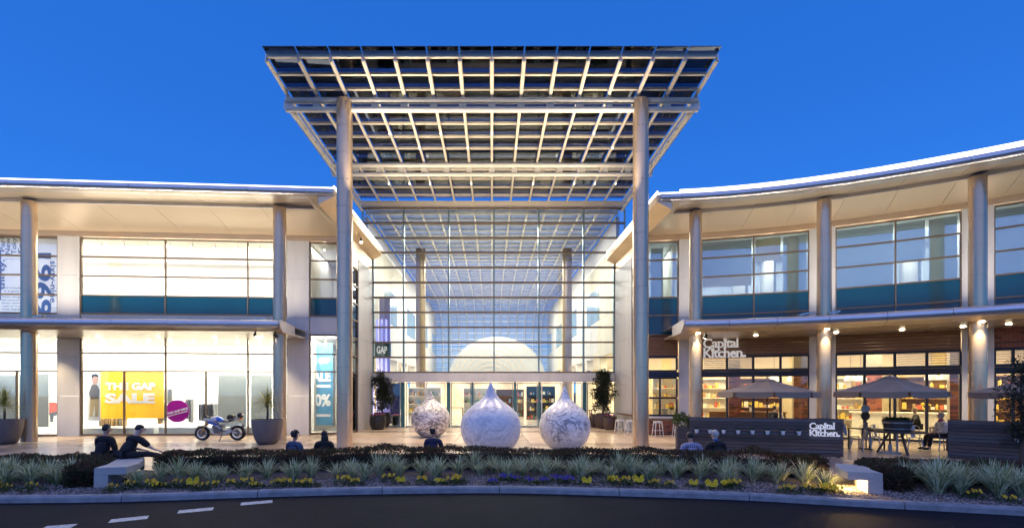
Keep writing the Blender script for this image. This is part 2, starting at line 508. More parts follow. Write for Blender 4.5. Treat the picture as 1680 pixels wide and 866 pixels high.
# bays
sA0, sA1 = 0.12, sp(509)
window(FL, shop, sA0, sA1, ZR, [], teal=(0,))
window(FL, shop, sA0, sA1, ZG, [])
g = MB(); fbox(g, FL, sA0, sA1, -0.05, 0.03, 4.78, 5.61); put('wall_panel', g, M_white, shop)
pier(FL, shop, sp(508), sp(472), ZP)
sB0, sB1 = sp(472), sp(134)
window(FL, shop, sB0, sB1, ZR, [sp(407), sp(272)], teal=(0,))
window(FL, shop, sB0, sB1, ZG, [sp(407), sp(272)], low=[sp(338), sp(204)])
g = MB(); fbox(g, FL, sB0, sB1, -0.05, 0.03, 4.78, 5.61, 4); put('wall_panel', g, M_white, shop)
pier(FL, shop, sp(133), sp(97), ZP)
sC0, sC1 = sp(96), sp(96)+7.0
window(FL, shop, sC0, sC1, ZR, [sC0+3.6], gm=G_up)
window(FL, shop, sC0, sC1, ZG, [sC0+3.6], low=[sp(28)])
g = MB(); fbox(g, FL, sC0, sC1, -0.05, 0.03, 4.78, 5.61, 3); put('wall_panel', g, M_white, shop)
pier(FL, shop, sC1, sC1+3.0, ZP)
# head band
g = MB(); fbox(g, FL, -0.0, sC1+3, -0.1, 0.12, 9.2, 9.42, 8); put('head_band', g, M_champ, shop)
# base sill
g = MB(); fbox(g, FL, 0.0, sC1+3, -0.1, 0.09, 0.0, 0.045, 8); put('sill', g, M_bronze, shop)

# rooms behind the glass
LE = sC1+3
def room(F, b, s0, s1, depth, z0, z1, mw, mf, mc=None, n=6, ends=(True,True)):
    g = MB(); fbox(g, F, s0, s1, -depth-0.15, -depth, z0, z1, n); put('back_wall', g, mw, b)
    g = MB(); fbox(g, F, s0, s1, -depth, -0.12, z0-0.1, z0, n); put('room_floor', g, mf, b)
    g = MB(); fbox(g, F, s0, s1, -depth, -0.12, z1, z1+0.12, n); put('room_ceiling', g, mc or mw, b)
    for e,s in zip(ends,(s0,s1)):
        if e: g = MB(); fbox(g, F, s-0.06, s+0.06, -depth, -0.15, z0+.005, z1-.005); put('side_wall', g, mw, b)
room(FL, shop, 0.15, LE-0.1, 5.5, 0.05, 4.70, M_int, M_intfl, ends=(False,True))
room(FL, shop, 0.15, LE-0.1, 5.0, 5.70, 9.25, M_int, M_intfl, ends=(False,True))
# floor edge between storeys
g = MB(); fbox(g, FL, 0.15, LE, -5.5, -0.16, 4.83, 5.58, 6); put('floor_slab', g, M_int, shop)
# partitions inside
for s,dep in ((sp(500),5.4),):
    g = MB(); fbox(g, FL, s-0.08, s+0.08, -dep, -1.2, 0.06, 4.69); put('partition', g, M_int, shop)
    g = MB(); fbox(g, FL, s-0.08, s+0.08, -4.95, -0.8, 5.71, 9.24); put('partition', g, M_int, shop)

# side return towards the glass wall
GY = 28.0
XW = -6.99
def side_wall(b, X, sgn, y0, y1, ywin):
    """Wall of a wing that faces the entrance court: narrow windows then white panels."""
    zz = (0.06,2.99,3.83,4.74,5.65,6.50,7.40,8.28)
    g = MB(); w = 0.06
    x0, x1 = X-0.06, X+0.06
    for z in zz: g.box(x0-0.02, x1+0.02, y0, ywin, z-w/2, z+w/2)
    for y in (y0, ywin-0.05): g.box(x0, x1, y, y+0.05, 0.0, zz[-1])
    win = put('window', g, M_bronze, b)
    for i in range(len(zz)-1):
        g = MB(); g.box(X-0.012, X+0.012, y0+0.05, ywin-0.05, zz[i]+w/2, zz[i+1]-w/2)
        put('spandrel_panel' if i == 4 else 'pane', g, M_teal if i == 4 else G_shop, win)
    zs = (0.0,2.4,4.8,7.1,8.9); n = 2
    for i in range(len(zs)-1):
        for k in range(n):
            a = ywin + (y1-ywin)*k/n; c = ywin + (y1-ywin)*(k+1)/n
            g = MB(); g.box(X-0.10, X+0.10, a+.004, c-.004, zs[i]+.004, zs[i+1]-.004); put('wall_panel', g, M_white, b)
    g = MB(); g.box(X-0.08, X+0.08, y0, ywin, 8.32, 9.6); g.box(X-0.085, X+0.085, ywin, y1, 8.905, 9.6); put('upper_panel', g, M_champ, b)
side_wall(shop, XW, 1, 23.28, GY, 25.0)

# ------------------------------------------------------------------ roof edge, soffit, awning
def arc(o, z, r, a0, a1, n=6):
    return [(o+r*math.cos(R(a0+(a1-a0)*i/n)), z+r*math.sin(R(a0+(a1-a0)*i/n))) for i in range(n+1)]
M_upglow = emis('upstand_glow', (1.0,0.97,0.90), 1.6)  # light falling on the white upstand, put into its material as a glow
def eave(F, b, s0, s1, zf, zs, zw, step=2.2, of=3.9, os_=2.5, up=0.2, ow=0.1):
    """Roof edge: rounded nose, lip, strip at the columns, sloping soffit, upstand with its light put into the material. Each length of sheet is its own part."""
    k = max(1, round((s1-s0)/step)); n = 2
    for i in range(k):
        a = s0+(s1-s0)*i/k+0.007; c = s0+(s1-s0)*(i+1)/k-0.007
        g = MB(); fseg(g, F, a, c, arc(of-0.14, zf-0.14, 0.14, -90, 90) + [(of-0.5,zf),(of-0.5,zf-0.28)], n)
        put('nose', g, M_silver, b, smooth=True)
        g = MB(); fseg(g, F, a, c, [(os_+0.02,zs+0.12),(of-0.16,zf-0.29),(of-0.16,zf-0.25),(os_+0.02,zs+0.16)], n); put('lip_panel', g, M_soff, b)
        g = MB(); fseg(g, F, a, c, [(os_-0.04,zs-0.02),(os_+0.02,zs-0.02),(os_+0.02,zs+0.14),(os_-0.04,zs+0.14)], n); put('strip', g, M_silver, b)
        g = MB(); fseg(g, F, a, c, [(ow,zw),(os_-0.045,zs-0.01),(os_-0.045,zs+0.03),(ow,zw+0.04)], n); put('soffit_panel', g, M_soff, b)
        g = MB(); fseg(g, F, a, c, [(of-0.42,zf+0.003),(of-0.36,zf+0.003),(of-0.36,zf+up),(of-0.42,zf+up)], n); put('roof_upstand', g, M_upglow, b)
    g = MB(); fbox(g, F, s0+0.1, s1, -9.0, of-0.55, zf-0.05, zf+0.05, 8); put('roof_sheet', g, M_silver, b)
ZF_L, ZS_L, ZW_L = 10.2, 9.85, 9.43
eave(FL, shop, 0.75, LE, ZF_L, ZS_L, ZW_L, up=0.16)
def corner(b, sx, F, zf, zs, zw, s_in, X_in, X_out, of=3.9, os_=2.5):
    """Roof corner at the entrance: lip turned along the court plus the folded soffit between."""
    a = F.at(s_in, of-0.16); c = F.at(s_in, os_); d = F.at(s_in, 0.1)
    yf = a[1]
    o1 = (X_out, yf+0.02)
    g = MB()
    # outer fold, from the strip end to the corner and back to the wall corner
    w = (sx*6.99 if sx < 0 else 7.2, F.at(0,0)[1])
    P = lambda p, z: (p[0],p[1],z)
    g.add([P(a,zf-0.29), P(o1,zf-0.29), P(w,zw+0.02), P(c,zs-0.02), P(a,zf-0.25), P(o1,zf-0.25), P(w,zw+0.06), P(c,zs+0.02)],
          [(0,1,2,3),(4,7,6,5),(0,4,5,1),(1,5,6,2),(2,6,7,3),(3,7,4,0)])
    put('corner_soffit', g, M_soff, b)
    g = MB(); g.add([P(c,zs-0.02), P(w,zw+0.018), P(d,zw), P(c,zs+0.02), P(w,zw+0.058), P(d,zw+0.04)],
                    [(0,1,2),(3,5,4),(0,3,4,1),(1,4,5,2),(2,5,3,0)])
    put('corner_soffit', g, M_soff, b)
    # nose of the corner
    g = MB(); fseg(g, F, s_in-0.004, s_in - abs(X_out-a[0]), arc(of-0.14, zf-0.14, 0.14, -90, 90) + [(of-0.5,zf),(of-0.5,zf-0.28)], 1)
    put('nose', g, M_silver, b, smooth=True)
    g = MB(); fseg(g, F, s_in-0.004, s_in - abs(X_out-a[0]), [(of-0.42,zf+0.003),(of-0.36,zf+0.003),(of-0.36,zf+0.16),(of-0.42,zf+0.16)], 1); put('roof_upstand', g, M_upglow, b)
    # eave along the court
    xo, xi = X_out, w[0]
    g = MB(); g.hexa([(xi,yf+.05,zf-0.62),(xo,yf+.05,zf-0.30),(xo,GY-0.1,zf-0.30),(xi,GY-0.1,zf-0.62),
                      (xi,yf+.05,zf-0.02),(xo,yf+.05,zf-0.02),(xo,GY-0.1,zf-0.02),(xi,GY-0.1,zf-0.02)]); put('court_eave', g, M_champ, b)
    g = MB(); g.box(min(xo,xo+sx*0.05), max(xo,xo+sx*0.05), yf+.06, GY-0.1, zf-0.015, zf+0.14); put('roof_upstand', g, M_upglow, b)
corner(shop, -1, FL, ZF_L, ZS_L, ZW_L, 0.75, -6.6, -6.35)

def awning(F, b, s0, s1, z0, z1, of=3.75, step=2.2, end=True):
    k = max(1, round((s1-s0)/step)); r = (z1-z0-0.1)/2
    for i in range(k):
        a = s0+(s1-s0)*i/k+0.007; c = s0+(s1-s0)*(i+1)/k-0.007
        g = MB(); fseg(g, F, a, c, arc(of-r, z1-r, r, -90, 90) + [(of-0.6,z1),(of-0.6,z1-2*r)], 2); put('awning_nose', g, M_silver, b, smooth=True)
        g = MB(); fseg(g, F, a, c, [(0.13,z0),(of-0.5,z0),(of-0.2,z1-2*r-0.004),(0.13,z1-2*r-0.004)], 2); put('awning_soffit', g, M_soff, b)
        g = MB(); fseg(g, F, a, c, [(0.13,z1-0.05),(of-0.61,z1-0.02),(of-0.61,z1),(0.13,z1-0.01)], 2); put('awning_top', g, M_silver, b)
    if end:
        g = MB(); fseg(g, F, s0-0.05, s0, [(1.9,z0-0.02),(of-0.45,z0-0.02),(of-0.02,z1-r),(of-0.15,z1+0.02),(1.9,z1-0.03)], 1); put('awning_end', g, M_white, b)
sAw = FL.s_px(456, 3.75)
awning(FL, shop, sAw, LE, 4.50, 4.92)

# ------------------------------------------------------------------ round columns with sheet casings
def column(b, x, y, r, z0, z1, joints, m=None, n=28, ry=None):
    ry = ry or r
    core = MB(); core.lathe([(r*0.97,z0),(r*0.97,z1)], 20, (x,y,0)); co = put('column', core, M_bronze, b, smooth=True)
    zs = [z0] + [z for z in joints if z0+0.1 < z < z1-0.1] + [z1]
    for i in range(len(zs)-1):
        g = MB(); g.lathe([(r*0.94,zs[i]+.003),(r,zs[i]+.005),(r,zs[i+1]-.005),(r*0.94,zs[i+1]-.003)], n)
        g.v = [(x+vx, y+vy*ry/r, vz) for vx,vy,vz in g.v]
        put('casing', g, m or M_col, co, smooth=True)
    return co
def jn(z0, st, z1): 
    o = []; z = z0+st
    while z < z1: o.append(z); z += st
    return o
for px in (459,48):
    s = FL.s_px(px, 2.5); x,y = FL.at(s,2.5)
    column(shop, x, y, 0.265, 0.0, 9.84, jn(0,1.02,9.8))
# downlights in the awning and the lit track inside
def downlight(name, x, y, z, parent, power=0, tgt=None, col=(1,0.78,0.45), ang=95):
    g = MB(); g.lathe([(0.075,z-0.012),(0.075,z+0.01)], 14, (x,y,0)); put(name, g, M_lamp, parent)
    if power: spot(name+'_beam', (x,y,z-0.03), tgt or (x,y,0), power, col, ang, 0.7, 0.06)
for px,o in ((60,1.1),(160,1.1),(260,1.1),(352,1.1),(430,1.1),(463,2.0),(55,2.05)):
    x,y = FL.at(FL.s_px(px,o),o); downlight('downlight', x, y, 4.49, shop, 340)
for s in [1.2+1.05*i for i in range(22)]:
    for z,o in ((9.15,-0.8),(4.55,-0.9)):
        x,y = FL.at(s,o)
        g = MB(); g.tube([(x,y,z+0.1),(x,y,z-0.08)], 0.015, 6); g.tube([(x,y+.04,z-0.07),(x,y-.12,z-0.15)], 0.045, 10)
        tl = put('track_light', g, M_white, shop)
        g = MB(); g.tube([(x,y-.122,z-0.151),(x,y-.127,z-0.154)], 0.038, 10); put('lens', g, M_lampw, tl)
for s in (1.6,4.6,7.6,10.6,13.6,16.6,20.0):      # window display lamps behind the frame head
    x,y = FL.at(s,-.18); area('window_display_lamp', (x,y,4.62), (R(48),0,FL.ang(s)), 2.6, .14, 190, (1,0.92,0.78))
# interior ceiling light panels (area lamps)
for s in (4.0,10.0,16.0,21.5):
    x,y = FL.at(s,-2.6); area('shop_ceiling_lamp', (x,y,4.6), (0,0,0), 5.0, 3.0, 430, (1,0.92,0.80))
    x,y = FL.at(s,-2.4); area('shop_ceiling_lamp', (x,y,9.15), (0,0,0), 5.0, 3.0, 520, (1,0.93,0.82))

# ================================================================== right restaurant wing (curved)
def _fr(x):
    d = x-7.2
    return 23.05 - 0.0727*d - 0.02473*d*d
FR = Fac(_fr, 7.2, 25.5)
rest = thing('restaurant_wing', 'curved two storey wing with restaurant below, timber cladding and blue office windows above', 'building', (15,21,0))
def rp(px): return FR.s_px(px)
G_off = glass('coated_glass', (0.66,0.75,0.80), 0.16)
G_rest = glass('restaurant_glass', (0.90,0.93,0.90), 0.03)
M_brick = [mat('red_brick', (0.32,0.095,0.055), 0.8, 0, 0.2, 6, 0.3, 60), mat('dark_brick', (0.15,0.05,0.035), 0.8, 0, 0.2, 6, 0.3, 60), mat('orange_brick', (0.32,0.12,0.06), 0.8, 0, 0.2, 6, 0.3, 60)]
M_mort = mat('brick_mortar', (0.33,0.29,0.25), 0.9, 0, 0.1, 8)
M_navy = mat('navy_frame', (0.010,0.016,0.045), 0.35, 0.1, 0.1, 3)
def brickwork(F, b, s0, s1, o, z0, z1, name='brick', bl=0.23, bh=0.076, d=0.10, j=0.012, cap=400):
    g = MB(); fbox(g, F, s0, s1, o-d, o-0.008, z0, z1, 3); wall = put('brick_panel', g, M_mort, b)
    rnd = random.Random(int(s0*100)); rows = int((z1-z0)/(bh+j)); z = z0; cnt = 0
    for r_ in range(rows):
        s = s0 - (bl/2 if r_ % 2 else 0)
        while s < s1-0.02:
            a, c = max(s,s0), min(s+bl,s1)
            if c-a > 0.04:
                g = MB(); dz = rnd.uniform(-.001,.001); pr = rnd.uniform(-.002,.003)
                fbox(g, F, a, c-j, o-0.03, o+pr, z+dz, z+bh+dz)
                put(name, g, rnd.choice((M_brick[0],M_brick[0],M_brick[1],M_brick[2])), wall); cnt += 1
            s += bl+j*0
        z += bh+j
    return wall
def planks(F, b, s0, s1, o, z0, z1, m, h=0.14, name='cladding_board'):
    k = max(1, round((z1-z0)/h)); hh = (z1-z0)/k
    for i in range(k):
        g = MB(); fbox(g, F, s0, s1, o-0.05, o+0.002*(i%3), z0+i*hh+0.003, z0+(i+1)*hh-0.003, 3); put(name, g, m, b)
ZRR = (5.35,5.62,6.50,7.40,8.28,9.13)
bays = [(1066,1112),(1151,1327),(1371,1576),(1631,1760)]
piers = [(1113,1150),(1327,1370),(1577,1630)]
for a,c in piers: pier(FR, rest, rp(a), rp(c), ZP, m=M_white)
# upper windows
for k,(a,c) in enumerate(bays):
    s0,s1 = (0.1 if k == 0 else rp(a)), rp(c)
    mm = {0:[],1:[rp(1236.5)],2:[rp(1469)],3:[rp(1730)]}[k]
    if k == 0:
        window(FR, rest, s0, s1, (4.74,5.65,6.50,7.40,8.28,9.13), [], teal=(0,1), gm=G_off)
    else:
        window(FR, rest, s0, s1, ZRR, mm, teal=(0,1), gm=G_off, w=0.055)
        g = MB(); fbox(g, FR, s0, s1, -0.06, 0.02, 4.72, 5.32, 4); put('wall_panel', g, M_champ, rest)
g = MB(); fbox(g, FR, 0, rp(1760), -0.1, 0.12, 9.2, 9.42, 12); put('head_band', g, M_champ, rest)
# ground floor: timber band, clerestory, dark glazed doors
for k,(a,c) in enumerate(bays):
    s0,s1 = (0.1 if k == 0 else rp(a)), rp(c); L = s1-s0
    if k == 0:
        planks(FR, rest, s0, s1, 0.04, 3.70, 4.66, M_wood)
        window(FR, rest, s0+0.12, s1-0.05, (3.02,3.68), [], gm=G_rest, fm=M_navy, w=0.10)
        g = MB(); fbox(g, FR, s0, s1, -0.05, 0.25, 2.72, 2.96); put('transom', g, M_navy, rest)
        window(FR, rest, s0+0.12, s1-0.05, (0.92,1.75,2.70), [s0+0.12+(L-0.17)*0.42], gm=G_rest, fm=M_navy, w=0.09)
        g = MB(); fbox(g, FR, s0, s1, -0.1, 0.36, 0.80, 0.87); put('bar_sill', g, M_white, rest)
        brickwork(FR, rest, s0, s1, 0.06, 0.0, 0.79)
        continue
    if k == 3:
        brickwork(FR, rest, s0, min(s1,rp(1700)), 0.05, 3.70, 4.66)
    else:
        planks(FR, rest, s0, s1, 0.04, 3.70, 4.66, M_wood)
    q = 4
    ms = [s0+L*i/q for i in range(1,q)]
    window(FR, rest, s0, s1, (3.04,3.66), ms, gm=G_rest, fm=M_dark, w=0.10)
    g = MB(); fbox(g, FR, s0, s1, -0.08, 0.06, 2.80, 2.985, 3); put('transom', g, M_dark, rest)
    window(FR, rest, s0, s1, (0.04,2.78), ms, gm=G_rest, fm=M_dark, w=0.10, name='glazed_door')
g = MB(); fbox(g, FR, 0, rp(1760), -0.1, 0.05, 0.0, 0.02, 12); put('sill', g, M_dark, rest)
RE = rp(1760)
M_cream = mat('cream_wall', (0.62,0.52,0.36), 0.7, 0, 0.08, 1.5)
room(FR, rest, 0.15, RE, 6.0, 0.03, 4.60, M_cream, M_intfl, mc=mat('dark_ceiling', (0.20,0.16,0.12), 0.7), n=12)
room(FR, rest, 0.15, RE, 5.0, 5.40, 9.25, mat('office_wall', (0.55,0.60,0.66), 0.7, 0, 0.05, 1.0), M_intfl, n=12)
g = MB(); fbox(g, FR, 0.15, RE, -6.0, -0.16, 4.73, 5.29, 12); put('floor_slab', g, M_int, rest)
# office partitions (lit rooms beside dim ones)
for px,dep in ((1112,4),(1236,3.4),(1283,3.4),(1330,4.5),(1470,3.6),(1522,3.6),(1590,4.5)):
    s = rp(px); g = MB(); fbox(g, FR, s-0.05, s+0.05, -4.9, -4.9+dep, 5.45, 9.2); put('partition', g, M_int, rest)
for px,p in ((1090,110),(1195,150),(1260,170),(1495,170),(1400,200),(1440,150),(1560,160),(1650,160),(1310,150)):
    x,y = FR.at(rp(px),-2.6); area('office_ceiling_lamp', (x,y,9.1), (0,0,FR.ang(rp(px))), 1.5, 2.2, p, (1,0.88,0.68))
# roller blinds and lit corners behind the office panes
def film(name, col, fac=.5):
    m = bpy.data.materials.new(name); m.use_nodes = True; n = m.node_tree.nodes; l = m.node_tree.links
    d = n.new('ShaderNodeBsdfDiffuse'); d.inputs[0].default_value = (*col,1); t = n.new('ShaderNodeBsdfTranslucent'); t.inputs[0].default_value = (*col,1)
    mx = n.new('ShaderNodeMixShader'); mx.inputs['Fac'].default_value = fac; l.new(d.outputs[0], mx.inputs[1]); l.new(t.outputs[0], mx.inputs[2]); l.new(mx.outputs[0], n['Material Output'].inputs['Surface'])
    return m
M_bl = [film('pale_blind', (0.62,0.70,0.76)), film('cream_blind', (0.80,0.76,0.62))]
for (p0,p1,z0,z1,k) in ((1153,1235,7.42,9.05,0),(1153,1235,6.95,7.41,1),(1239,1283,8.0,9.05,1),(1285,1326,6.55,9.05,0),(1373,1468,6.53,9.05,0),(1471,1521,7.42,9.05,0),(1524,1574,6.53,9.05,0),(1633,1729,6.53,9.05,0),(1068,1090,6.53,8.9,0)):
    s0,s1 = rp(p0)+.03, rp(p1)-.03; g = MB(); fbox(g, FR, s0, s1, -.17, -.155, z0, z1, 3); put('roller_blind', g, M_bl[k], rest)
# restaurant lamps
for s in (1.5,4.5,7.6,10.7,13.6):
    x,y = FR.at(s,-2.8); area('restaurant_ceiling_lamp', (x,y,4.45), (0,0,FR.ang(s)), 2.4, 3.0, 300, (1,0.75,0.42))
side_wall(rest, 7.2, -1, 23.2, GY, 24.6)
ZF_R, ZS_R, ZW_R = 9.92, 9.60, 9.43
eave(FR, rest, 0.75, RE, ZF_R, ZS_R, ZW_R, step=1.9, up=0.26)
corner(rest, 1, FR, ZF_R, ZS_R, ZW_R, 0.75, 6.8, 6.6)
sAwR = FR.s_px(1124, 3.75)
awning(FR, rest, sAwR, RE, 4.46, 4.92, step=1.9)
for px in (1141,1352,1604):
    s = FR.s_px(px, 2.5); x,y = FR.at(s,2.5)
    column(rest, x, y, 0.25, 0.0, 9.58, jn(0,1.02,9.5))
    X,Y = FR.at(s, 2.95); downlight('downlight', X, Y, 4.44, rest, 220, (x,y+0.1,1.0), (1,0.76,0.42), 70)
for px in (1240,1372,1480,1580,1655):  # the outermost one is added to brighten the end brickwork
    X,Y = FR.at(FR.s_px(px,1.6),1.6); downlight('downlight', X, Y, 4.44, rest, 200)
# light brackets standing on the awning beside the columns
def bracket(F, b, px, off, z):
    s = F.s_px(px, off); x,y = F.at(s, off)
    g = MB(); g.tube([(x,y,z),(x,y,z+0.16)], 0.025, 8); g.obox((x-0.16,y,z+0.20), 0.42, 0.18, 0.07, 0, 0, R(-12)); put('uplight_bracket', g, M_steel, b)
for px in (1325,1374): bracket(FR, rest, px, 2.6, 4.92)
def added_uplight_run(F, b, s0, s1, step, off, z, power):  # unseen bars added on top of the awning to brighten the soffit
    k = max(1, round((s1-s0)/step))
    for i in range(k):
        s = s0+(s1-s0)*(i+.5)/k; x,y = F.at(s,off); a = F.ang(s)
        g = MB(); g.obox((x,y,z+0.03), step*.8, .10, .05, a); put('added_uplight', g, M_steel, b)
        area('added_uplight_glow', (x,y,z+0.07), (R(180),0,a), step*.75, .08, power, (1,0.86,0.66), 150)
added_uplight_run(FL, shop, sAw+.3, LE-3, 2.2, 1.9, 4.92, 75)
added_uplight_run(FR, rest, sAwR+.2, RE-.5, 1.9, 1.9, 4.92, 40)
for px in (437,70): bracket(FL, shop, px, 2.6, 4.92)

# ================================================================== glass canopy over the forecourt
canopy = thing('glass_canopy', 'tall glass canopy on two metal columns with white steel ribs over the entrance', 'canopy', (0,17.86,0))
HW = 7.556; NB = 14
RX = [-HW + 2*HW*i/NB for i in range(NB+1)]
YF, ZFc = 16.19, 13.16
ZR0 = 13.02                       # plane of the main roof ribs
M_pv = glass('navy_roof_glass', (0.56,0.68,0.80), 0.02, 0.03)
M_rib = mat('rib_steel', (0.72,0.65,0.54), 0.38, 0.15, 0.05, 2)
def milky(name, col, clear):
    m = bpy.data.materials.new(name); m.use_nodes = True; n = m.node_tree.nodes; l = m.node_tree.links
    d = n.new('ShaderNodeBsdfDiffuse'); d.inputs[0].default_value = (*col,1); t = n.new('ShaderNodeBsdfTransparent'); t.inputs[0].default_value = (.9,.95,1,1)
    mx = n.new('ShaderNodeMixShader'); mx.inputs['Fac'].default_value = clear; l.new(d.outputs[0], mx.inputs[1]); l.new(t.outputs[0], mx.inputs[2]); l.new(mx.outputs[0], n['Material Output'].inputs['Surface'])
    return m
G_roof = milky('fritted_roof_glass', (0.66,0.74,0.82), 0.50)
YT = (17.86, 23.05, 27.9)
purF = [16.19, 16.98, 17.72]
purM = [18.9,19.95,20.98,22.0]
purB = [24.1,25.15,26.2,27.2]
def zroof(y): return ZFc + (ZR0-ZFc)*(y-YF)/(17.9-YF) if y < 17.9 else ZR0
for x in RX:
    g = MB(); g.tube([(x,YF,zroof(YF)-0.02),(x,17.80,zroof(17.8)-0.02)], 0.070, 10); put('rib', g, M_rib, canopy, smooth=True)
    g = MB(); g.tube([(x,17.95,ZR0-0.02),(x,22.95,ZR0-0.02)], 0.060, 10); put('rib', g, M_rib, canopy, smooth=True)
    g = MB(); g.tube([(x,23.15,ZR0-0.02),(x,27.8,ZR0-0.02)], 0.060, 10); put('rib', g, M_rib, canopy, smooth=True)
    g = MB(); g.tube([(x,YF-0.02,ZFc-0.06),(x,YF-0.02,ZFc+0.16)], 0.03, 8); put('rib_pin', g, M_silver, canopy)
for k,y in enumerate(purF + purM + purB):
    g = MB(); h = 0.06 if k else 0.09
    g.box(-HW, HW, y-0.045, y+0.045, zroof(y)+0.05, zroof(y)+0.05+h*1.4); put('purlin', g, M_rib, canopy)
# glass sheets
_e = [15.85] + purF + purM + [23.05] + purB + [27.9]
rows = [(_e[i]+.008,_e[i+1]-.008) for i in range(len(_e)-1)]
for (y0,y1) in rows:
    for i in range(NB):
        x0, x1 = RX[i]+0.02, RX[i+1]-0.02
        z0, z1 = zroof(y0)+0.16, zroof(y1)+0.16
        g = MB(); g.hexa([(x0,y0,z0),(x1,y0,z0),(x1,y1,z1),(x0,y1,z1),(x0,y0,z0+.025),(x1,y0,z0+.025),(x1,y1,z1+.025),(x0,y1,z1+.025)])
        put('glass_panel', g, M_pv, canopy)
# trusses: two chords with plates at the ribs
for (y,zt,zb,nm) in ((17.86,12.78,12.45,0),(23.05,12.82,12.38,1)):
    g = MB(); g.tube([(-HW-0.05,y,zt),(HW+0.05,y,zt)], 0.11, 12); put('truss_chord', g, M_paint, canopy, smooth=True)
    g = MB(); g.tube([(-HW-0.05,y,zb),(HW+0.05,y,zb)], 0.10, 12); put('truss_chord', g, M_paint, canopy, smooth=True)
    for x in RX:
        g = MB(); g.box(x-0.13, x+0.13, y-0.03, y+0.03, zb+0.05, zt-0.05); put('truss_plate', g, M_paint, canopy)
        g = MB(); g.box(x-0.05, x+0.05, y-0.025, y+0.025, zt+0.05, ZR0+0.0); put('truss_plate', g, M_paint, canopy)
g = MB(); g.box(-HW, HW, 27.75, 27.9, 12.72, 12.98); put('end_beam', g, M_rib, canopy)
# double edge tubes on both sides
for sx in (-1,1):
    for dx,dz in ((0.0,-0.30),(0.12,-0.62)):
        g = MB(); g.tube([(sx*(HW-dx),17.9,ZR0+dz),(sx*(HW-dx),27.7,ZR0+dz)], 0.075, 10); put('edge_tube', g, M_paint, canopy, smooth=True)
    for y in [18.5+1.05*i for i in range(9)]:
        g = MB(); g.box(min(sx*HW,sx*(HW-0.10)), max(sx*HW,sx*(HW-0.10)), y-0.06, y+0.06, ZR0-0.60, ZR0-0.30); put('edge_plate', g, M_paint, canopy)
for x in (-5.44, 5.50):
    column(canopy, x, 17.86, 0.285, 0.0, 12.78, jn(0,0.98,12.7), M_col, 32)
# little lamps strung on the ribs
rnd = random.Random(5)
for i in range(1,NB):
    for y in (18.1, 20.4 if i%2 else 21.6, 23.35, 25.3):
        if rnd.random() < 0.85:
            g = MB(); g.ell((RX[i]+0.0, y, ZR0-0.115), 0.026, 0.026, 0.02, 8, 5); put('rib_lamp', g, M_lampw, canopy)
for x in (-4.3,0,4.3):
    for y in (20.5,25.3):
        spot('canopy_beam', (x,y,12.6), (x*0.8,y-1.0,0), 1600, (1,0.78,0.50), 80, 0.8, 0.15)
# uplight that washes the underside of the ribs
for x in (-5.44,5.5):
    spot('added_truss_light', (x*0.95,17.35,9.2), (x*0.35,17.1,13.2), 750, (1,0.84,0.62), 120, 0.9, 0.15)  # added spot without a fitting, brightens the front truss and ribs
    spot('added_column_light', (x*0.55,20.4,12.7), (x,17.86,6.0), 900, (1,0.78,0.48), 50, 0.9, 0.15)  # added spot without a fitting, gives the column a warmer tone
    spot('column_uplight', (x*0.93,18.4,6.0), (0,21.5,13), 1900, (1,0.82,0.58), 110, 0.9, 0.15)

# ================================================================== entrance glass wall
cw = thing('entrance_glass_wall', 'many paned glass wall with sliding doors between the two wings', 'glass wall', (0,GY,0))
XL, XR = -6.87, 7.08
SG = FPX/GY
zt = [HC+(CY-y)/SG for y in (610.5,586,561.4,536.8,512.4,488,463.6,439,414.5,390.5,366,342)]
mx = [XL] + [xat(p,GY) for p in (662,736,810.5,884,957.5)] + [XR]
mxu = [xat(595,GY)] + mx[1:-1] + [xat(1025,GY)]
G_cw = glass('curtain_glass', (0.90,0.95,0.96), 0.05)
M_mull = mat('teal_mullion', (0.20,0.30,0.31), 0.35, 0.4, 0.05, 3)
for i,z in enumerate(zt):
    top = i >= 9
    a, c = (mxu[0],mxu[-1]) if top else (XL,XR)
    g = MB(); g.box(a, c, GY-0.08, GY+0.08, z-0.045, z+0.045); put('transom', g, M_bronze, cw)
for i in range(len(zt)-1):
    xs_ = mxu if i >= 9 else mx
    for k in range(len(xs_)-1):
        g = MB(); g.box(xs_[k]+0.04, xs_[k+1]-0.04, GY-0.012, GY+0.012, zt[i]+0.045, zt[i+1]-0.045); put('glass_pane', g, G_cw, cw)
for k,x in enumerate(mx):
    g = MB(); g.box(x-0.04, x+0.04, GY-0.06, GY+0.22, 2.6, zt[8]-0.046 if k in (0,6) else zt[-1]-0.05); put('mullion', g, M_mull, cw)
for x in (mxu[0],mxu[-1]):
    g = MB(); g.box(x-0.04, x+0.04, GY-0.06, GY+0.06, zt[9]+0.046, zt[-1]-0.05); put('mullion', g, M_mull, cw)
# beam over the doors
g = MB(); g.box(XL, XR, GY-0.14, GY+0.14, 2.60, zt[0]-0.046); put('door_beam', g, M_white, cw)
def X(px): return xat(px,GY)
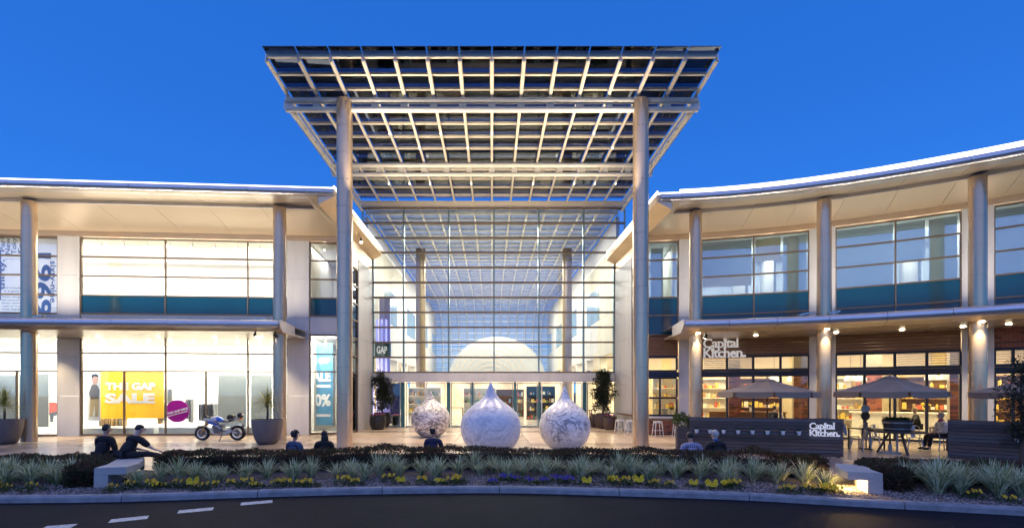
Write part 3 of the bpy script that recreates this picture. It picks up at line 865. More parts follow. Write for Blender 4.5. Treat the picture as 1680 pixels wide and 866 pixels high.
# fixed lights and doors: (left px, right px, kind)
for (a,c,kd) in ((609,657,'f'),(666,698,'d'),(699,731,'d'),(740,773,'f'),(777,842,'f'),(848,882,'f'),(888,921,'d'),(922,955,'d'),(963,1009,'f')):
    x0,x1 = X(a),X(c); w = 0.05; yy = GY-0.04 if kd == 'd' else GY
    fr = MB()
    for (p,q,r_,t) in ((x0,x1,0.03,0.03+w),(x0,x1,2.55-w,2.55),(x0,x0+w,0.03+w,2.55-w),(x1-w,x1,0.03+w,2.55-w)):
        fr.box(p,q,yy-0.035,yy+0.035,r_,t)
    d = put('sliding_door' if kd == 'd' else 'side_light', fr, M_paint if kd == 'd' else M_mull, cw)
    g = MB(); g.box(x0+w, x1-w, yy-0.01, yy+0.01, 0.03+w, 2.55-w); put('pane', g, G_shop, d)
for a,c in ((658,664),(733,739),(773.5,776.5),(843,847),(883,887),(956,962)):
    g = MB(); g.box(X(a), X(c), GY-0.07, GY+0.07, 0.0, 2.59); put('door_post', g, mat('teal_post', (0.05,0.16,0.17), 0.35, 0.3), cw)

# ================================================================== mall street behind the glass
hall = thing('shopping_hall', 'bright glazed shopping hall with white ribs behind the entrance glass wall', 'hall', (0,45,0))
HY = 64.0
g = MB(); g.box(-11, 11, GY+0.25, HY, -0.06, 0.0); put('hall_floor', g, mat('hall_floor', (0.42,0.37,0.31), 0.2, 0, 0.08, 0.8), hall)
HALLW = 6.9
M_hall = mat('hall_wall', (0.50,0.465,0.39), 0.6, 0, 0.05, 0.6)
for sx in (-1,1):
    xw = sx*7.3
    # shop fronts below, solid bulkhead, glazed gallery and top wall
    def hb(nm, y0, y1, z0, z1, m, d=0.12, x=None):
        xx = xw if x is None else x
        g = MB(); g.box(min(xx,xx+sx*d), max(xx,xx+sx*d), y0, y1, z0, z1); return put(nm, g, m, hall)
    y = GY+0.4; k = 0
    while y < HY-1:
        y2 = min(y+4.4, HY)
        hb('bulkhead', y+0.01, y2-0.01, 4.4, 6.9, M_hall, 0.3)
        hb('gallery_panel', y+0.01, y2-0.01, 6.92, 9.2, mat('gallery_glass', (0.20,0.29,0.34), 0.15, 0, 0.1, 0.5) if k%2 else M_hall, 0.1)
        hb('top_wall', y+0.01, y2-0.01, 9.22, 12.3, M_hall, 0.2)
        hb('shop_pier', y+0.01, y+0.5, 0.0, 4.38, M_hall, 0.5)
        y = y2; k += 1
    g = MB(); g.box(min(sx*12,sx*11.8), max(sx*12,sx*11.8), GY+0.4, HY, 0, 4.4); put('shop_back_wall', g, mat('mall_shop_wall', (0.66,0.54,0.38), 0.6, 0, 0.35, 0.5, stretch=(1,1,0.2)), hall)
    g = MB(); g.box(min(sx*7.6,sx*12), max(sx*7.6,sx*12), GY+0.4, HY, 4.41, 4.5); put('shop_ceiling', g, M_hall, hall)
# roof of the hall: ribs, purlins and clear panes
for x in RX:
    pts = [(x,GY+0.4,ZR0-0.05)] + [(x, HY-7+7*math.sin(R(a)), ZR0-0.05-5*(1-math.cos(R(a)))) for a in range(0,91,15)] + [(x,HY,4.0)]
    g = MB(); g.tube(pts, 0.075, 8); put('roof_rib', g, M_paint, hall, smooth=True)
y = GY+1.0
while y < HY-7:
    g = MB(); g.box(-HW, HW, y-0.05, y+0.05, ZR0+0.04, ZR0+0.14); put('roof_purlin', g, M_paint, hall)
    if abs((y-GY-1.0) % 5.25) < 0.1:
        g = MB(); g.tube([(-HW,y,ZR0-0.25),(HW,y,ZR0-0.25)], 0.13, 10); put('roof_beam', g, M_paint, hall, smooth=True)
    y += 1.05
for a in range(8,90,9):
    y_, z_ = HY-7+7*math.sin(R(a)), ZR0-0.05-5*(1-math.cos(R(a)))
    g = MB(); g.box(-HW, HW, y_-.05, y_+.05, z_+.08, z_+.18); put('roof_purlin', g, M_paint, hall)
g = MB()
for a in range(0,90,9):
    p_ = [(HY-7+7*math.sin(R(q)), ZR0+.14-5*(1-math.cos(R(q)))) for q in (a,a+9)]
    g.hexa([(-HW,p_[0][0],p_[0][1]),(HW,p_[0][0],p_[0][1]),(HW,p_[1][0],p_[1][1]),(-HW,p_[1][0],p_[1][1]),(-HW,p_[0][0],p_[0][1]+.02),(HW,p_[0][0],p_[0][1]+.02),(HW,p_[1][0],p_[1][1]+.02),(-HW,p_[1][0],p_[1][1]+.02)])
put('curved_glazing', g, G_roof, hall)
for z in (4.4,5.2,6.0,6.8,7.6):
    g = MB(); g.box(-HW, HW, HY-0.05, HY+0.05, z-0.05, z+0.05); put('end_rail', g, M_paint, hall)
g = MB(); k = 0
yy = GY+0.4
while yy < HY-7:
    g.box(-HW, HW, yy, yy+5.2, ZR0+0.16, ZR0+0.18); yy += 5.25
put('roof_glazing', g, G_roof, hall)
g = MB(); g.box(-HW, HW, HY+0.1, HY+0.12, 3.5, ZR0-5); put('end_glazing', g, G_roof, hall)
# pale vault with a fan of ribs at the far end
g = MB(); n = 28; VR = 5.9; VY = 58.0; VZ = 3.2
for i in range(n+1):
    a = math.pi*i/n
    g.v += [(0.6+VR*math.cos(a), VY, VZ+VR*0.92*math.sin(a)), (0.6+VR*math.cos(a), VY+0.4, VZ+VR*0.92*math.sin(a))]
g.v += [(0.6,VY,VZ),(0.6,VY+0.4,VZ)]
for i in range(n):
    g.f += [(2*i,2*i+2,2*n+2),(2*i+1,2*n+3,2*i+3),(2*i,2*i+1,2*i+3,2*i+2)]; g.m += [0,0,0]
put('vault_wall', g, mat('vault_cream', (0.40,0.38,0.32), 0.6, 0, 0.06, 0.5), hall)
for k,r_ in enumerate((1.4,2.0,2.6,3.2,3.8,4.4)):
    g = MB(); g.tube([(-0.2+r_*math.cos(math.pi*i/20), VY-0.25-0.12*k, VZ+r_*math.sin(math.pi*i/20)) for i in range(21)], 0.045, 6, False)
    put('fan_rib', g, mat('fan_timber', (0.50,0.36,0.18), 0.5), hall, smooth=True)
g = MB(); g.box(-8, 8, VY-0.1, VY+0.5, 0, 3.2); put('far_wall', g, mat('far_shop', (0.72,0.58,0.40), 0.6, 0, 0.4, 0.6), hall)
# big columns inside
for x in (-5.35,5.65):
    g = MB(); g.lathe([(0.36,0),(0.36,ZR0-0.3)], 20, (x,36.3,0)); put('hall_column', g, mat('hall_column', (0.20,0.145,0.09), 0.4, 0.4, 0.1, 1), hall, smooth=True)
# lamps of the hall
for y in (31.5,39,47,55):
    area('hall_lamp', (0,y,12.2), (0,0,0), 9, 3, 1600, (1,0.92,0.80))
    for sx in (-1,1):
        area('shopfront_lamp', (sx*9.6,y,4.35), (0,0,0), 2.6, 5, 650, (1,0.84,0.58))

# ================================================================== planting beds along the kerb
M_soil = mat('bed_soil', (0.085,0.075,0.07), 0.95, 0, 0.35, 14, 0.6, 90)
BEDS = [(-16.0,-8.1), (-8.1,7.3), (7.3,13.0)]      # x spans along the kerb
def bedz(o): return 0.09 + 0.04*min(1,max(0,(o-0.3)/2.0))
for (a,c) in BEDS:
    g = MB(); k = int((c-a)/0.3)+1
    offs = (0.165,0.6,1.2,2.0,2.9)
    for i in range(k+1):
        x = a+(c-a)*i/k
        for o in offs:
            p = koff(x,o); g.v.append((p[0],p[1],bedz(o)+random.uniform(-.008,.008)))
        p = koff(x,2.91); g.v.append((p[0],p[1],-0.02))
    q = len(offs)+1
    for i in range(k):
        for j in range(q-1): g.f.append((i*q+j,(i+1)*q+j,(i+1)*q+j+1,i*q+j+1)); g.m.append(0)
    tag(put('planting_bed_soil', g, M_soil, smooth=False, fix=False), kind='structure')
# paving between bed and bench ends, where the beds stop
# ------------------------------------------------------------------ gravel mulch (uncountable)
def pebble(rnd):
    r = rnd.uniform(0.010,0.024)
    v = [Vector(p)*r*rnd.uniform(0.7,1.15) for p in ((1,0,0),(-1,0,0),(0,1,0),(0,-1,0),(0,0,.7),(0,0,-.7))]
    return v, [(0,2,4),(2,1,4),(1,3,4),(3,0,4),(2,0,5),(1,2,5),(3,1,5),(0,3,5)]
M_grav = [mat('gravel_pale', (0.36,0.32,0.30), 0.85, 0, 0.3, 30), mat('gravel_brown', (0.20,0.15,0.125), 0.85, 0, 0.3, 30), mat('gravel_grey', (0.13,0.125,0.13), 0.85, 0, 0.3, 30)]
def gravel():
    rnd = random.Random(21); g = MB()
    for (a,c) in BEDS:
        n = int((c-a)*1150)
        for i in range(n):
            x = rnd.uniform(a,c); o = 0.18 + 1.35*rnd.random()**1.5
            p = koff(x,o)
            if abs((p[0])*FPX/p[1]) > 950: continue
            v,f = pebble(rnd); rot = Matrix.Rotation(rnd.uniform(0,6.3),3,'Z') @ Matrix.Rotation(rnd.uniform(-.5,.5),3,'X')
            b = Vector((p[0],p[1],bedz(o)+0.006)); g.mi = rnd.choice((0,0,1,1,2))
            g.add([rot@q+b for q in v], f)
    o = put('gravel_mulch', g, M_grav, fix=False)
    tag(o, 'brown and grey gravel mulch covering the front of the planting beds', 'gravel', kind='stuff')
gravel()

# ------------------------------------------------------------------ clipped hedges
def leaf_mat(name, cols, scale=9.0, rough=0.5, spec=0.4):
    m = bpy.data.materials.new(name); m.use_nodes = True
    n = m.node_tree.nodes; l = m.node_tree.links; p = n['Principled BSDF']
    geo = n.new('ShaderNodeNewGeometry'); nz = n.new('ShaderNodeTexNoise'); nz.inputs['Scale'].default_value = scale; nz.inputs['Detail'].default_value = 3
    l.new(geo.outputs['Position'], nz.inputs['Vector'])
    r = n.new('ShaderNodeValToRGB'); e = r.color_ramp.elements
    while len(e) < len(cols): e.new(0.5)
    for i,c in enumerate(cols): e[i].position = 0.3+0.4*i/(len(cols)-1); e[i].color = (*c,1)
    mx = n.new('ShaderNodeMath'); mx.operation = 'ADD'; rd = n.new('ShaderNodeMath'); rd.operation = 'MULTIPLY_ADD'
    rd.inputs[1].default_value = 0.35; rd.inputs[2].default_value = -0.17
    l.new(geo.outputs['Random Per Island'], rd.inputs[0]); l.new(nz.outputs['Fac'], mx.inputs[0]); l.new(rd.outputs[0], mx.inputs[1])
    l.new(mx.outputs[0], r.inputs['Fac']); l.new(r.outputs[0], p.inputs['Base Color'])
    p.inputs['Roughness'].default_value = rough; p.inputs['Specular IOR Level'].default_value = spec
    t = n.new('ShaderNodeBsdfTranslucent'); l.new(r.outputs[0], t.inputs['Color'])
    ms = n.new('ShaderNodeMixShader'); ms.inputs['Fac'].default_value = 0.25
    l.new(p.outputs[0], ms.inputs[1]); l.new(t.outputs[0], ms.inputs[2]); l.new(ms.outputs[0], n['Material Output'].inputs['Surface'])
    return m
M_hedge = leaf_mat('hedge_leaf', [(0.030,0.055,0.020),(0.055,0.070,0.026),(0.13,0.045,0.030),(0.06,0.045,0.022)], 3.0)
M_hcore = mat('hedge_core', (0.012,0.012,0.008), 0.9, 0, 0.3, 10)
def add_leaf(g, p, d, up, L, w, fold=0.25):
    """one leaf: two bent halves, a real blade with a midrib fold"""
    d = d.normalized(); s = d.cross(up)
    s = s.normalized() if s.length > 1e-3 else Vector((1,0,0)); n = s.cross(d)
    m = p + d*L*0.5 + n*L*0.06; t = p + d*L
    g.add([p, m+s*w/2+n*w*fold, t, m-s*w/2+n*w*fold, m], [(0,1,4),(1,2,4),(2,3,4),(3,0,4)])
def hedge(path, w, z0, h, label, seed):
    rnd = random.Random(seed)
    pts = [Vector((x,y,0)) for x,y in path]
    th = thing('clipped_hedge', label, 'hedge', (pts[len(pts)//2].x, pts[len(pts)//2].y, z0))
    core = MB(); k = len(pts); nr = []
    for i in range(k):
        t = (pts[min(i+1,k-1)]-pts[max(i-1,0)]).normalized(); nr.append(Vector((-t.y,t.x,0)))
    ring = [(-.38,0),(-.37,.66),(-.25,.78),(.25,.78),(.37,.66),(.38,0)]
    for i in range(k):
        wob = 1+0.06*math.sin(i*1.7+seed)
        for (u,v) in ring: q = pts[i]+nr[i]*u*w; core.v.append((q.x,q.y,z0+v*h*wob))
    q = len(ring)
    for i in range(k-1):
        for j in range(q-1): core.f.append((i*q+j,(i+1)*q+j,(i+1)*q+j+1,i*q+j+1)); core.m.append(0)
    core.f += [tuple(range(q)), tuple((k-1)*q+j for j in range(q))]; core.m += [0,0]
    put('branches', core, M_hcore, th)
    g = MB(); tot = sum((pts[i+1]-pts[i]).length for i in range(k-1))
    lob = [(rnd.uniform(0,k-1), rnd.uniform(.25,.7), rnd.uniform(-.07,.11)) for _ in range(int(tot*3))]
    def tall(f): return 1+sum(h_*math.exp(-((f-c_)/w_)**2) for c_,w_,h_ in lob)
    for _ in range(int(tot*2300)):
        f = rnd.random()*(k-1); end = rnd.random()
        if end < .03: f = 0.0
        elif end < .06: f = k-1.0
        i = min(int(f),k-2); t = f-i
        c = pts[i].lerp(pts[i+1],t); n_ = nr[i].lerp(nr[i+1],t); tg = (pts[i+1]-pts[i]).normalized()
        bumpy = tall(f)*rnd.uniform(.86,1.08)
        if end < .06:
            sd = -1 if f == 0.0 else 1; c = c+tg*sd*rnd.uniform(.0,.09); u = rnd.uniform(-.5,.5); v = rnd.uniform(.03,.95)*bumpy; out = tg*sd+Vector((0,0,.3))
        elif rnd.random() < 0.5:
            u = rnd.uniform(-.5,.5); v = (0.97-1.2*abs(u)**3)*bumpy; out = Vector((0,0,1))+n_*u
        else:
            sd = -1 if rnd.random() < 0.65 else 1
            u = sd*rnd.uniform(.40,.54); v = rnd.uniform(0.03,0.95)*bumpy; out = n_*sd+Vector((0,0,.35))
        p = c + n_*u*w + Vector((0,0,z0+v*h))
        d = out.normalized() + Vector((rnd.uniform(-1,1),rnd.uniform(-1,1),rnd.uniform(-.6,.9)))*1.0
        add_leaf(g, p, d, Vector((rnd.uniform(-1,1),rnd.uniform(-1,1),rnd.uniform(-1,1))), rnd.uniform(.035,.07), rnd.uniform(.02,.034))
    lf = put('leaves', g, M_hedge, th, fix=False); lf['kind'] = 'stuff'
    return th
def kpath(a, c, o, n): return [koff(a+(c-a)*i/n, o) for i in range(n+1)]
hedge(kpath(-15.5,-8.9,2.35,16) + [koff(-8.78,2.1),koff(-8.62,1.75),koff(-8.48,1.35),koff(-8.38,0.95)], 0.50, 0.08, 0.47, 'dark clipped hedge that turns along the outside of the bench two men in black share', 1)
hedge(kpath(-7.6,6.75,2.50,34), 0.60, 0.08, 0.52, 'long low dark hedge with reddish tips between the two curved concrete benches', 2)
hedge([(8.02,9.45),(7.93,9.75),(7.93,10.1),(8.08,10.4),(8.4,10.58)] + kpath(8.15,13.0,2.45,12), 0.44, 0.08, 0.47, 'russet brown hedge curling beside the lamp lit concrete bench end', 3)

# ------------------------------------------------------------------ variegated grass clumps
M_blade = leaf_mat('variegated_blade', [(0.14,0.20,0.09),(0.34,0.41,0.22),(0.74,0.74,0.52),(0.26,0.33,0.16)], 5.0, 0.45)
def clump_mesh(seed, h=0.46, n=96):
    """A fountain of strap leaves: upright in the middle, arching over outside."""
    rnd = random.Random(seed); g = MB()
    for i in range(n):
        a = rnd.uniform(0,6.283); lean = rnd.uniform(0.05,1.0); L = h*rnd.uniform(0.75,1.2); w = rnd.uniform(.007,.012)
        d = Vector((math.cos(a),math.sin(a),0)); s = Vector((-d.y,d.x,0))
        b = d*rnd.uniform(0,.045); vs = []; k = 5; p = b; th_ = lean*.55
        for j in range(k+1):
            t = j/k; ww = w*(.75+.6*t if t < .4 else 1.0)*(1-t**3*.92)
            vs += [p-s*ww+Vector((0,0,ww*.45)), p, p+s*ww+Vector((0,0,ww*.45))]
            p = p + (d*math.sin(th_)+Vector((0,0,math.cos(th_))))*L/k; th_ += lean*(.12+.42*t)
        fs = []
        for j in range(k): 
            q = 3*j; fs += [(q,q+1,q+4,q+3),(q+1,q+2,q+5,q+4)]
        g.add(vs, fs)
    return g.mesh('grass_clump', M_blade, fix=False)
CL = [clump_mesh(s, 0.44+0.03*(s%3)) for s in range(6)]
def clumps():
    rnd = random.Random(33); n = 0
    spans = [(-12.5,-8.75,'in the bed left of the men\'s bench','grass clumps in the left bed'),
             (-7.2,6.5,'in the long bed before the sculptures','grass clumps in the long bed'),
             (8.12,11.8,'in the bed right of the lamp lit bench','grass clumps in the right bed')]
    rown = ('back row grass clump against the hedge','middle row striped grass clump','front row striped grass clump beside the pansies')
    for si,(a,c,lab,grp) in enumerate(spans):
        rows = ((1.95,0.34),(1.55,0.36),(1.15,0.38)) if si == 0 else ((1.92,0.36),(1.5,0.40),(1.12,0.42)) if si == 2 else ((1.85,0.45),(1.36,0.45),(1.02,1.5))
        for ri,(o,st) in enumerate(rows):
            x = a + (st/2 if ri % 2 else 0)
            while x < c:
                xx = x + rnd.uniform(-.07,.07); oo = o + rnd.uniform(-.11,.11)
                px,py = koff(xx,oo)
                if abs(px*FPX/py) < 890 and not (si == 1 and ri == 0 and xx < -.8 and rnd.random() < .8):
                    ob = obj('grass_clump', rnd.choice(CL), None, (px,py,bedz(oo)-0.01), rnd.uniform(0,6.28))
                    k = rnd.uniform(.82,1.12)*(1.08,1.0,1.32)[si]; ob.scale = (k*1.08,k*1.08,k*rnd.uniform(.85,1.0)); tag(ob, rown[ri]+' '+(lab if ri < 2 or si == 1 else lab.replace('in the bed ','')), 'grass clump', rown[ri].split(' grass')[0].replace(' striped','')+' '+grp); n += 1
                x += st
clumps()

# ------------------------------------------------------------------ pansies
M_pl = leaf_mat('pansy_leaf', [(0.03,0.07,0.02),(0.06,0.12,0.03)], 20)
M_py = mat('pansy_yellow', (0.88,0.62,0.01), 0.6, 0, 0.15, 20)
M_po = mat('pansy_orange', (0.82,0.48,0.01), 0.6, 0, 0.15, 20)
M_pv_ = mat('pansy_violet', (0.085,0.05,0.27), 0.6, 0, 0.2, 20)
M_eye = mat('pansy_eye', (0.06,0.015,0.004), 0.6)
def pansy(seed, col, label, grp):
    rnd = random.Random(seed); t = local(thing('pansy_plant', label, 'flower', group=grp))
    g = MB()
    for i in range(60):
        a = rnd.uniform(0,6.28); r_ = 0.11*math.sqrt(rnd.random()); z = 0.015+0.075*(1-(r_/.11)**2)*rnd.uniform(.3,1)
        d = Vector((math.cos(a),math.sin(a),rnd.uniform(-.1,.8)))
        add_leaf(g, Vector((r_*math.cos(a),r_*math.sin(a),z)), d, Vector((0,0,1)), rnd.uniform(.045,.08), rnd.uniform(.022,.036))
    put('leaves', g, M_pl, t, fix=False)
    nfl = rnd.randint(7,13)
    for i in range(nfl):
        a = rnd.uniform(0,6.28); r_ = rnd.uniform(.01,.10); c = Vector((r_*math.cos(a),r_*math.sin(a)-.02,0.095+rnd.uniform(-.02,.03)))
        face = Vector((rnd.uniform(-.5,.5),-1,rnd.uniform(.1,.8))).normalized(); u = face.cross(Vector((0,0,1))).normalized(); v = u.cross(face)
        g = MB()
        for q in range(5):
            an = R(90+72*q); dd = u*math.cos(an)+v*math.sin(an); sd = u*-math.sin(an)+v*math.cos(an); pr = .022 if q else .024
            g.add([c, c+dd*pr*.6+sd*pr*.55+face*.003, c+dd*pr*1.1+face*.005, c+dd*pr*.6-sd*pr*.55+face*.003], [(0,1,2,3)])
        g.mi = 1; g.add([c+face*.004+(u*math.cos(R(72*q))+v*math.sin(R(72*q)))*.007 for q in range(5)], [(0,1,2,3,4)])
        g.mi = 2; g.tube([c-face*.002, Vector((c.x*.5,c.y*.5,.03))], .003, 4)
        put('flower', g, [col,M_eye,M_pl], t, fix=False)
    return t
def pansies():
    rnd = random.Random(77)
    LB = [('yellow pansies at the foot of the left bed','pansies in the left bed'),('yellow pansies edging the long bed along the kerb','yellow pansies in the long bed'),('yellow pansies in the gravel of the right bed','pansies in the right bed')]
    protos = [[pansy(s, M_py if s%3 else M_po, *LB[b]) for s in range(4)] for b in range(3)]
    vio = [pansy(50+s, M_pv_, 'violet pansies edging the long bed before the largest sculpture', 'violet pansies') for s in range(2)]
    used = set()
    spans = [(-12.3,-8.9,0.42,0),(-7.35,6.6,0.27,1),(8.5,11.0,0.36,2)]
    for (a,c,st,b) in spans:
        x = a
        while x < c:
            xx = x+rnd.uniform(-.08,.08); o = rnd.uniform(.34,.82); px,py = koff(xx,o)
            u = CX+FPX*px/py
            if abs(u-CX) < 890 and rnd.random() < .88:
                pool = protos[b]
                if b == 1 and 775 < u < 940: pool = vio
                p = rnd.choice(pool)
                q = p if p not in used else copy_tree(p); used.add(p)
                q.location = (px,py,bedz(o)-.005); q.rotation_euler = (0,0,rnd.uniform(-.7,.7)); s = rnd.uniform(1.15,1.6); q.scale = (s,s,s)
            x += st
    for pool in protos+[vio]:
        for p in pool:
            if p not in used:
                for ch in list(p.children): bpy.data.objects.remove(ch)
                bpy.data.objects.remove(p)
pansies()

# ------------------------------------------------------------------ curved concrete benches
def bench(path, label, zt=0.50, wid=0.56, lean=1):
    """Cantilevered slab on a set back wall, turned down to the ground at its free end (first path point)."""
    th = thing('concrete_bench', label, 'bench', (path[0][0],path[0][1],0))
    pts = [Vector((x,y,0)) for x,y in path]; k = len(pts); nr = []
    for i in range(k):
        t = (pts[min(i+1,k-1)]-pts[max(i-1,0)]).normalized(); nr.append(Vector((-t.y,t.x,0))*lean)
    def sweep(prof, i0=0, i1=None):
        g = MB(); i1 = k-1 if i1 is None else i1; q = len(prof)
        for i in range(i0,i1+1):
            for (u,z) in prof: p = pts[i]+nr[i]*u; g.v.append((p.x,p.y,z))
        for i in range(i1-i0):
            for j in range(q): g.f.append((i*q+j,i*q+(j+1)%q,(i+1)*q+(j+1)%q,(i+1)*q+j)); g.m.append(0)
        g.f += [tuple(range(q)), tuple((i1-i0)*q+j for j in range(q))]; g.m += [0,0]
        return g
    c = .012; t = (pts[1]-pts[0]).normalized(); n0 = nr[0]
    put('support_wall', sweep([(-wid/2+.03,0),(-wid/2+.03,zt-.152),(-wid/2+.24,zt-.152),(-wid/2+.24,0)]), M_conc, th)
    pts[0] = pts[0]-t*.20
    put('seat_slab', sweep([(-wid/2+c,zt),(-wid/2,zt-c),(-wid/2,zt-.15),(wid/2,zt-.15),(wid/2,zt-c),(wid/2-c,zt)]), M_conc, th)
    def P(u,a,z): p = pts[0]+n0*u+t*a; return (p.x,p.y,z)
    w1 = -wid/2+.24
    g = MB(); g.hexa([P(-wid/2-.003,-.005,0),P(w1,-.005,0),P(w1,.20,0),P(-wid/2-.003,.20,0),P(-wid/2-.003,-.005,zt-.153),P(w1,-.005,zt-.153),P(w1,.20,zt-.153),P(-wid/2-.003,.20,zt-.153)])
    put('end_leg', g, M_conc, th)
    return th
def dg_(px,py,z): D = (HC-z)*FPX/(py-CY); return (xat(px,D),D)
lb = [(-7.86,10.08),(-7.95,10.4),(-8.15,10.8),(-8.35,11.15),(-8.6,11.42),(-8.95,11.62),(-9.4,11.75)]
bench(lb, 'pale concrete bench with two men in black seated on its far end', lean=-1)
rb = [(7.22,9.46),(7.3,9.72),(7.47,10.02),(7.68,10.32)]
rbn = bench(rb, 'pale concrete bench end with a glowing lamp under its slab', lean=1)
g = MB(); g.obox((7.16,9.62,0.33), 0.05, 0.16, 0.03, R(15)); put('bench_lamp', g, M_lamp, rbn)
d_ = bpy.data.lights.new('bench_lamp_glow','POINT'); d_.energy = 42; d_.color = (1,0.62,0.20); d_.shadow_soft_size = .05
o_ = bpy.data.objects.new('bench_lamp_glow', d_); COL.objects.link(o_); o_.location = (7.06,9.60,0.29)
# low seat wall behind the long hedge
g = MB(); pp = [koff(-7.0+13.4*i/30, 3.0) for i in range(31)]; qq = [koff(-7.0+13.4*i/30, 3.38) for i in range(31)]
for a,b in zip(pp,qq): g.v += [(*a,0),(*a,.2),(*b,.2),(*b,0)]
for i in range(30):
    for j in range(4): g.f.append((4*i+j,4*i+(j+1)%4,4*i+4+(j+1)%4,4*i+4+j)); g.m.append(0)
g.f += [(0,1,2,3),(120,121,122,123)]; g.m += [0,0]
tag(put('seat_wall', g, M_conc), 'low concrete seat wall hidden behind the long hedge', 'wall')

# ================================================================== marble teardrop sculptures
def marble(name, seed, vein, scale, strength, width, base=(0.74,0.73,0.73), crackle=0.0):
    """White marble: soft grey clouds, ridged smoky veins and, where asked, a net of crackle."""
    m = bpy.data.materials.new(name); m.use_nodes = True
    n = m.node_tree.nodes; l = m.node_tree.links; p = n['Principled BSDF']
    tc = n.new('ShaderNodeTexCoord'); mp = n.new('ShaderNodeMapping'); mp.inputs['Location'].default_value = (seed,seed*1.7,seed*.3); mp.inputs['Rotation'].default_value = (.4,.5,seed); mp.inputs['Scale'].default_value = (1,1,1.5)
    l.new(tc.outputs['Object'], mp.inputs['Vector'])
    def ridge(sc, det, p_, dist):
        w = n.new('ShaderNodeTexNoise'); w.inputs['Scale'].default_value = sc; w.inputs['Detail'].default_value = det; w.inputs['Roughness'].default_value = .58; w.inputs['Distortion'].default_value = dist
        l.new(mp.outputs[0], w.inputs['Vector'])
        a_ = n.new('ShaderNodeMath'); a_.operation = 'SUBTRACT'; a_.inputs[1].default_value = .5; l.new(w.outputs['Fac'], a_.inputs[0])
        b_ = n.new('ShaderNodeMath'); b_.operation = 'ABSOLUTE'; l.new(a_.outputs[0], b_.inputs[0])
        c_ = n.new('ShaderNodeMapRange'); c_.inputs['From Min'].default_value = 0; c_.inputs['From Max'].default_value = p_; c_.inputs['To Min'].default_value = 1; c_.inputs['To Max'].default_value = 0; l.new(b_.outputs[0], c_.inputs['Value'])
        return c_.outputs[0]
    def mul(a_, b_):
        x = n.new('ShaderNodeMath'); x.operation = 'MULTIPLY'
        l.new(a_, x.inputs[0]); (l.new(b_, x.inputs[1]) if not isinstance(b_, float) else x.inputs[1].__setattr__('default_value', b_)); return x.outputs[0]
    def add(a_, b_):
        x = n.new('ShaderNodeMath'); x.operation = 'ADD'; x.use_clamp = True; l.new(a_, x.inputs[0]); l.new(b_, x.inputs[1]); return x.outputs[0]
    k = n.new('ShaderNodeTexNoise'); k.inputs['Scale'].default_value = scale*.6; l.new(mp.outputs[0], k.inputs['Vector'])
    kr = n.new('ShaderNodeMapRange'); kr.inputs['From Min'].default_value = .38; kr.inputs['From Max'].default_value = .62; l.new(k.outputs['Fac'], kr.inputs['Value'])
    big = mul(ridge(scale*.55, 5, width, 1.2), kr.outputs[0]); fine = mul(ridge(scale*1.7, 7, width*.7, .8), .55); soft = mul(ridge(scale*.8, 3, .22, .6), .22)
    tot = add(add(big, fine), soft)
    if crackle:
        w = n.new('ShaderNodeTexNoise'); w.inputs['Scale'].default_value = scale; w.inputs['Detail'].default_value = 5; l.new(mp.outputs[0], w.inputs['Vector'])
        ad = n.new('ShaderNodeVectorMath'); ad.operation = 'MULTIPLY_ADD'; ad.inputs[1].default_value = (.6,.6,.6); l.new(w.outputs['Color'], ad.inputs[0]); l.new(mp.outputs[0], ad.inputs[2])
        v = n.new('ShaderNodeTexVoronoi'); v.feature = 'DISTANCE_TO_EDGE'; v.inputs['Scale'].default_value = scale*1.5; l.new(ad.outputs[0], v.inputs['Vector'])
        r = n.new('ShaderNodeMapRange'); r.inputs['From Max'].default_value = .09; r.inputs['To Min'].default_value = crackle; r.inputs['To Max'].default_value = 0; l.new(v.outputs['Distance'], r.inputs['Value'])
        tot = add(tot, r.outputs[0])
    m3 = mul(tot, float(strength))
    mix = n.new('ShaderNodeMixRGB'); mix.inputs[1].default_value = (*base,1); mix.inputs[2].default_value = (*vein,1)
    l.new(m3, mix.inputs['Fac']); l.new(mix.outputs[0], p.inputs['Base Color'])
    p.inputs['Roughness'].default_value = .30
    return m
def teardrop(px, D, dia, tip, m, label):
    r = dia/2; g = MB(); prof = []
    k = dia/1.94; c = .88*k
    for i in range(0,27):
        a = -65 + (65+20)*i/26; prof.append((r*math.cos(R(a)), c+r*math.sin(R(a))))
    up = [(.91,1.212),(.86,1.30),(.76,1.43),(.62,1.56),(.48,1.665),(.36,1.755),(.26,1.85),(.185,1.97),(.12,2.11),(.06,2.25),(.012,2.36),(.0,2.40)]
    zs = (tip-c)/(2.36-.88)
    for i in range(1,len(up)-2):       # smooth shoulder and spout
        for j in range(3):
            t = j/3; q = []
            for d_ in (0,1):
                p0,p1,p2,p3 = (up[i+e][d_] for e in (-1,0,1,2))
                q.append(.5*(2*p1+(p2-p0)*t+(2*p0-5*p1+4*p2-p3)*t*t+(3*p1-p0-3*p2+p3)*t**3))
            prof.append((max(q[0]*k,.004), c+(q[1]-.88)*zs))
    prof.append((.003,tip))
    prof[0] = (prof[0][0],0.004)
    g.lathe(prof, 56)
    x = xat(px,D)
    o = obj('marble_sculpture', g.mesh('marble_sculpture', m, True), None, (x,D,0))
    tag(o, label, 'sculpture', 'marble drop sculptures')
    return o
teardrop(805, 15.7, 1.96, 2.36, marble('marble_fine', 3.1, (0.26,0.28,0.38), 2.6, .62, .05, (0.82,0.82,0.83)), 'largest white marble teardrop sculpture with fine pale grey veins')
teardrop(926.5, 17.0, 1.79, 2.26, marble('marble_bold', 9.4, (0.09,0.09,0.13), 2.0, .85, .040, (0.85,0.84,0.84)), 'white marble teardrop sculpture with bold dark sweeping veins')
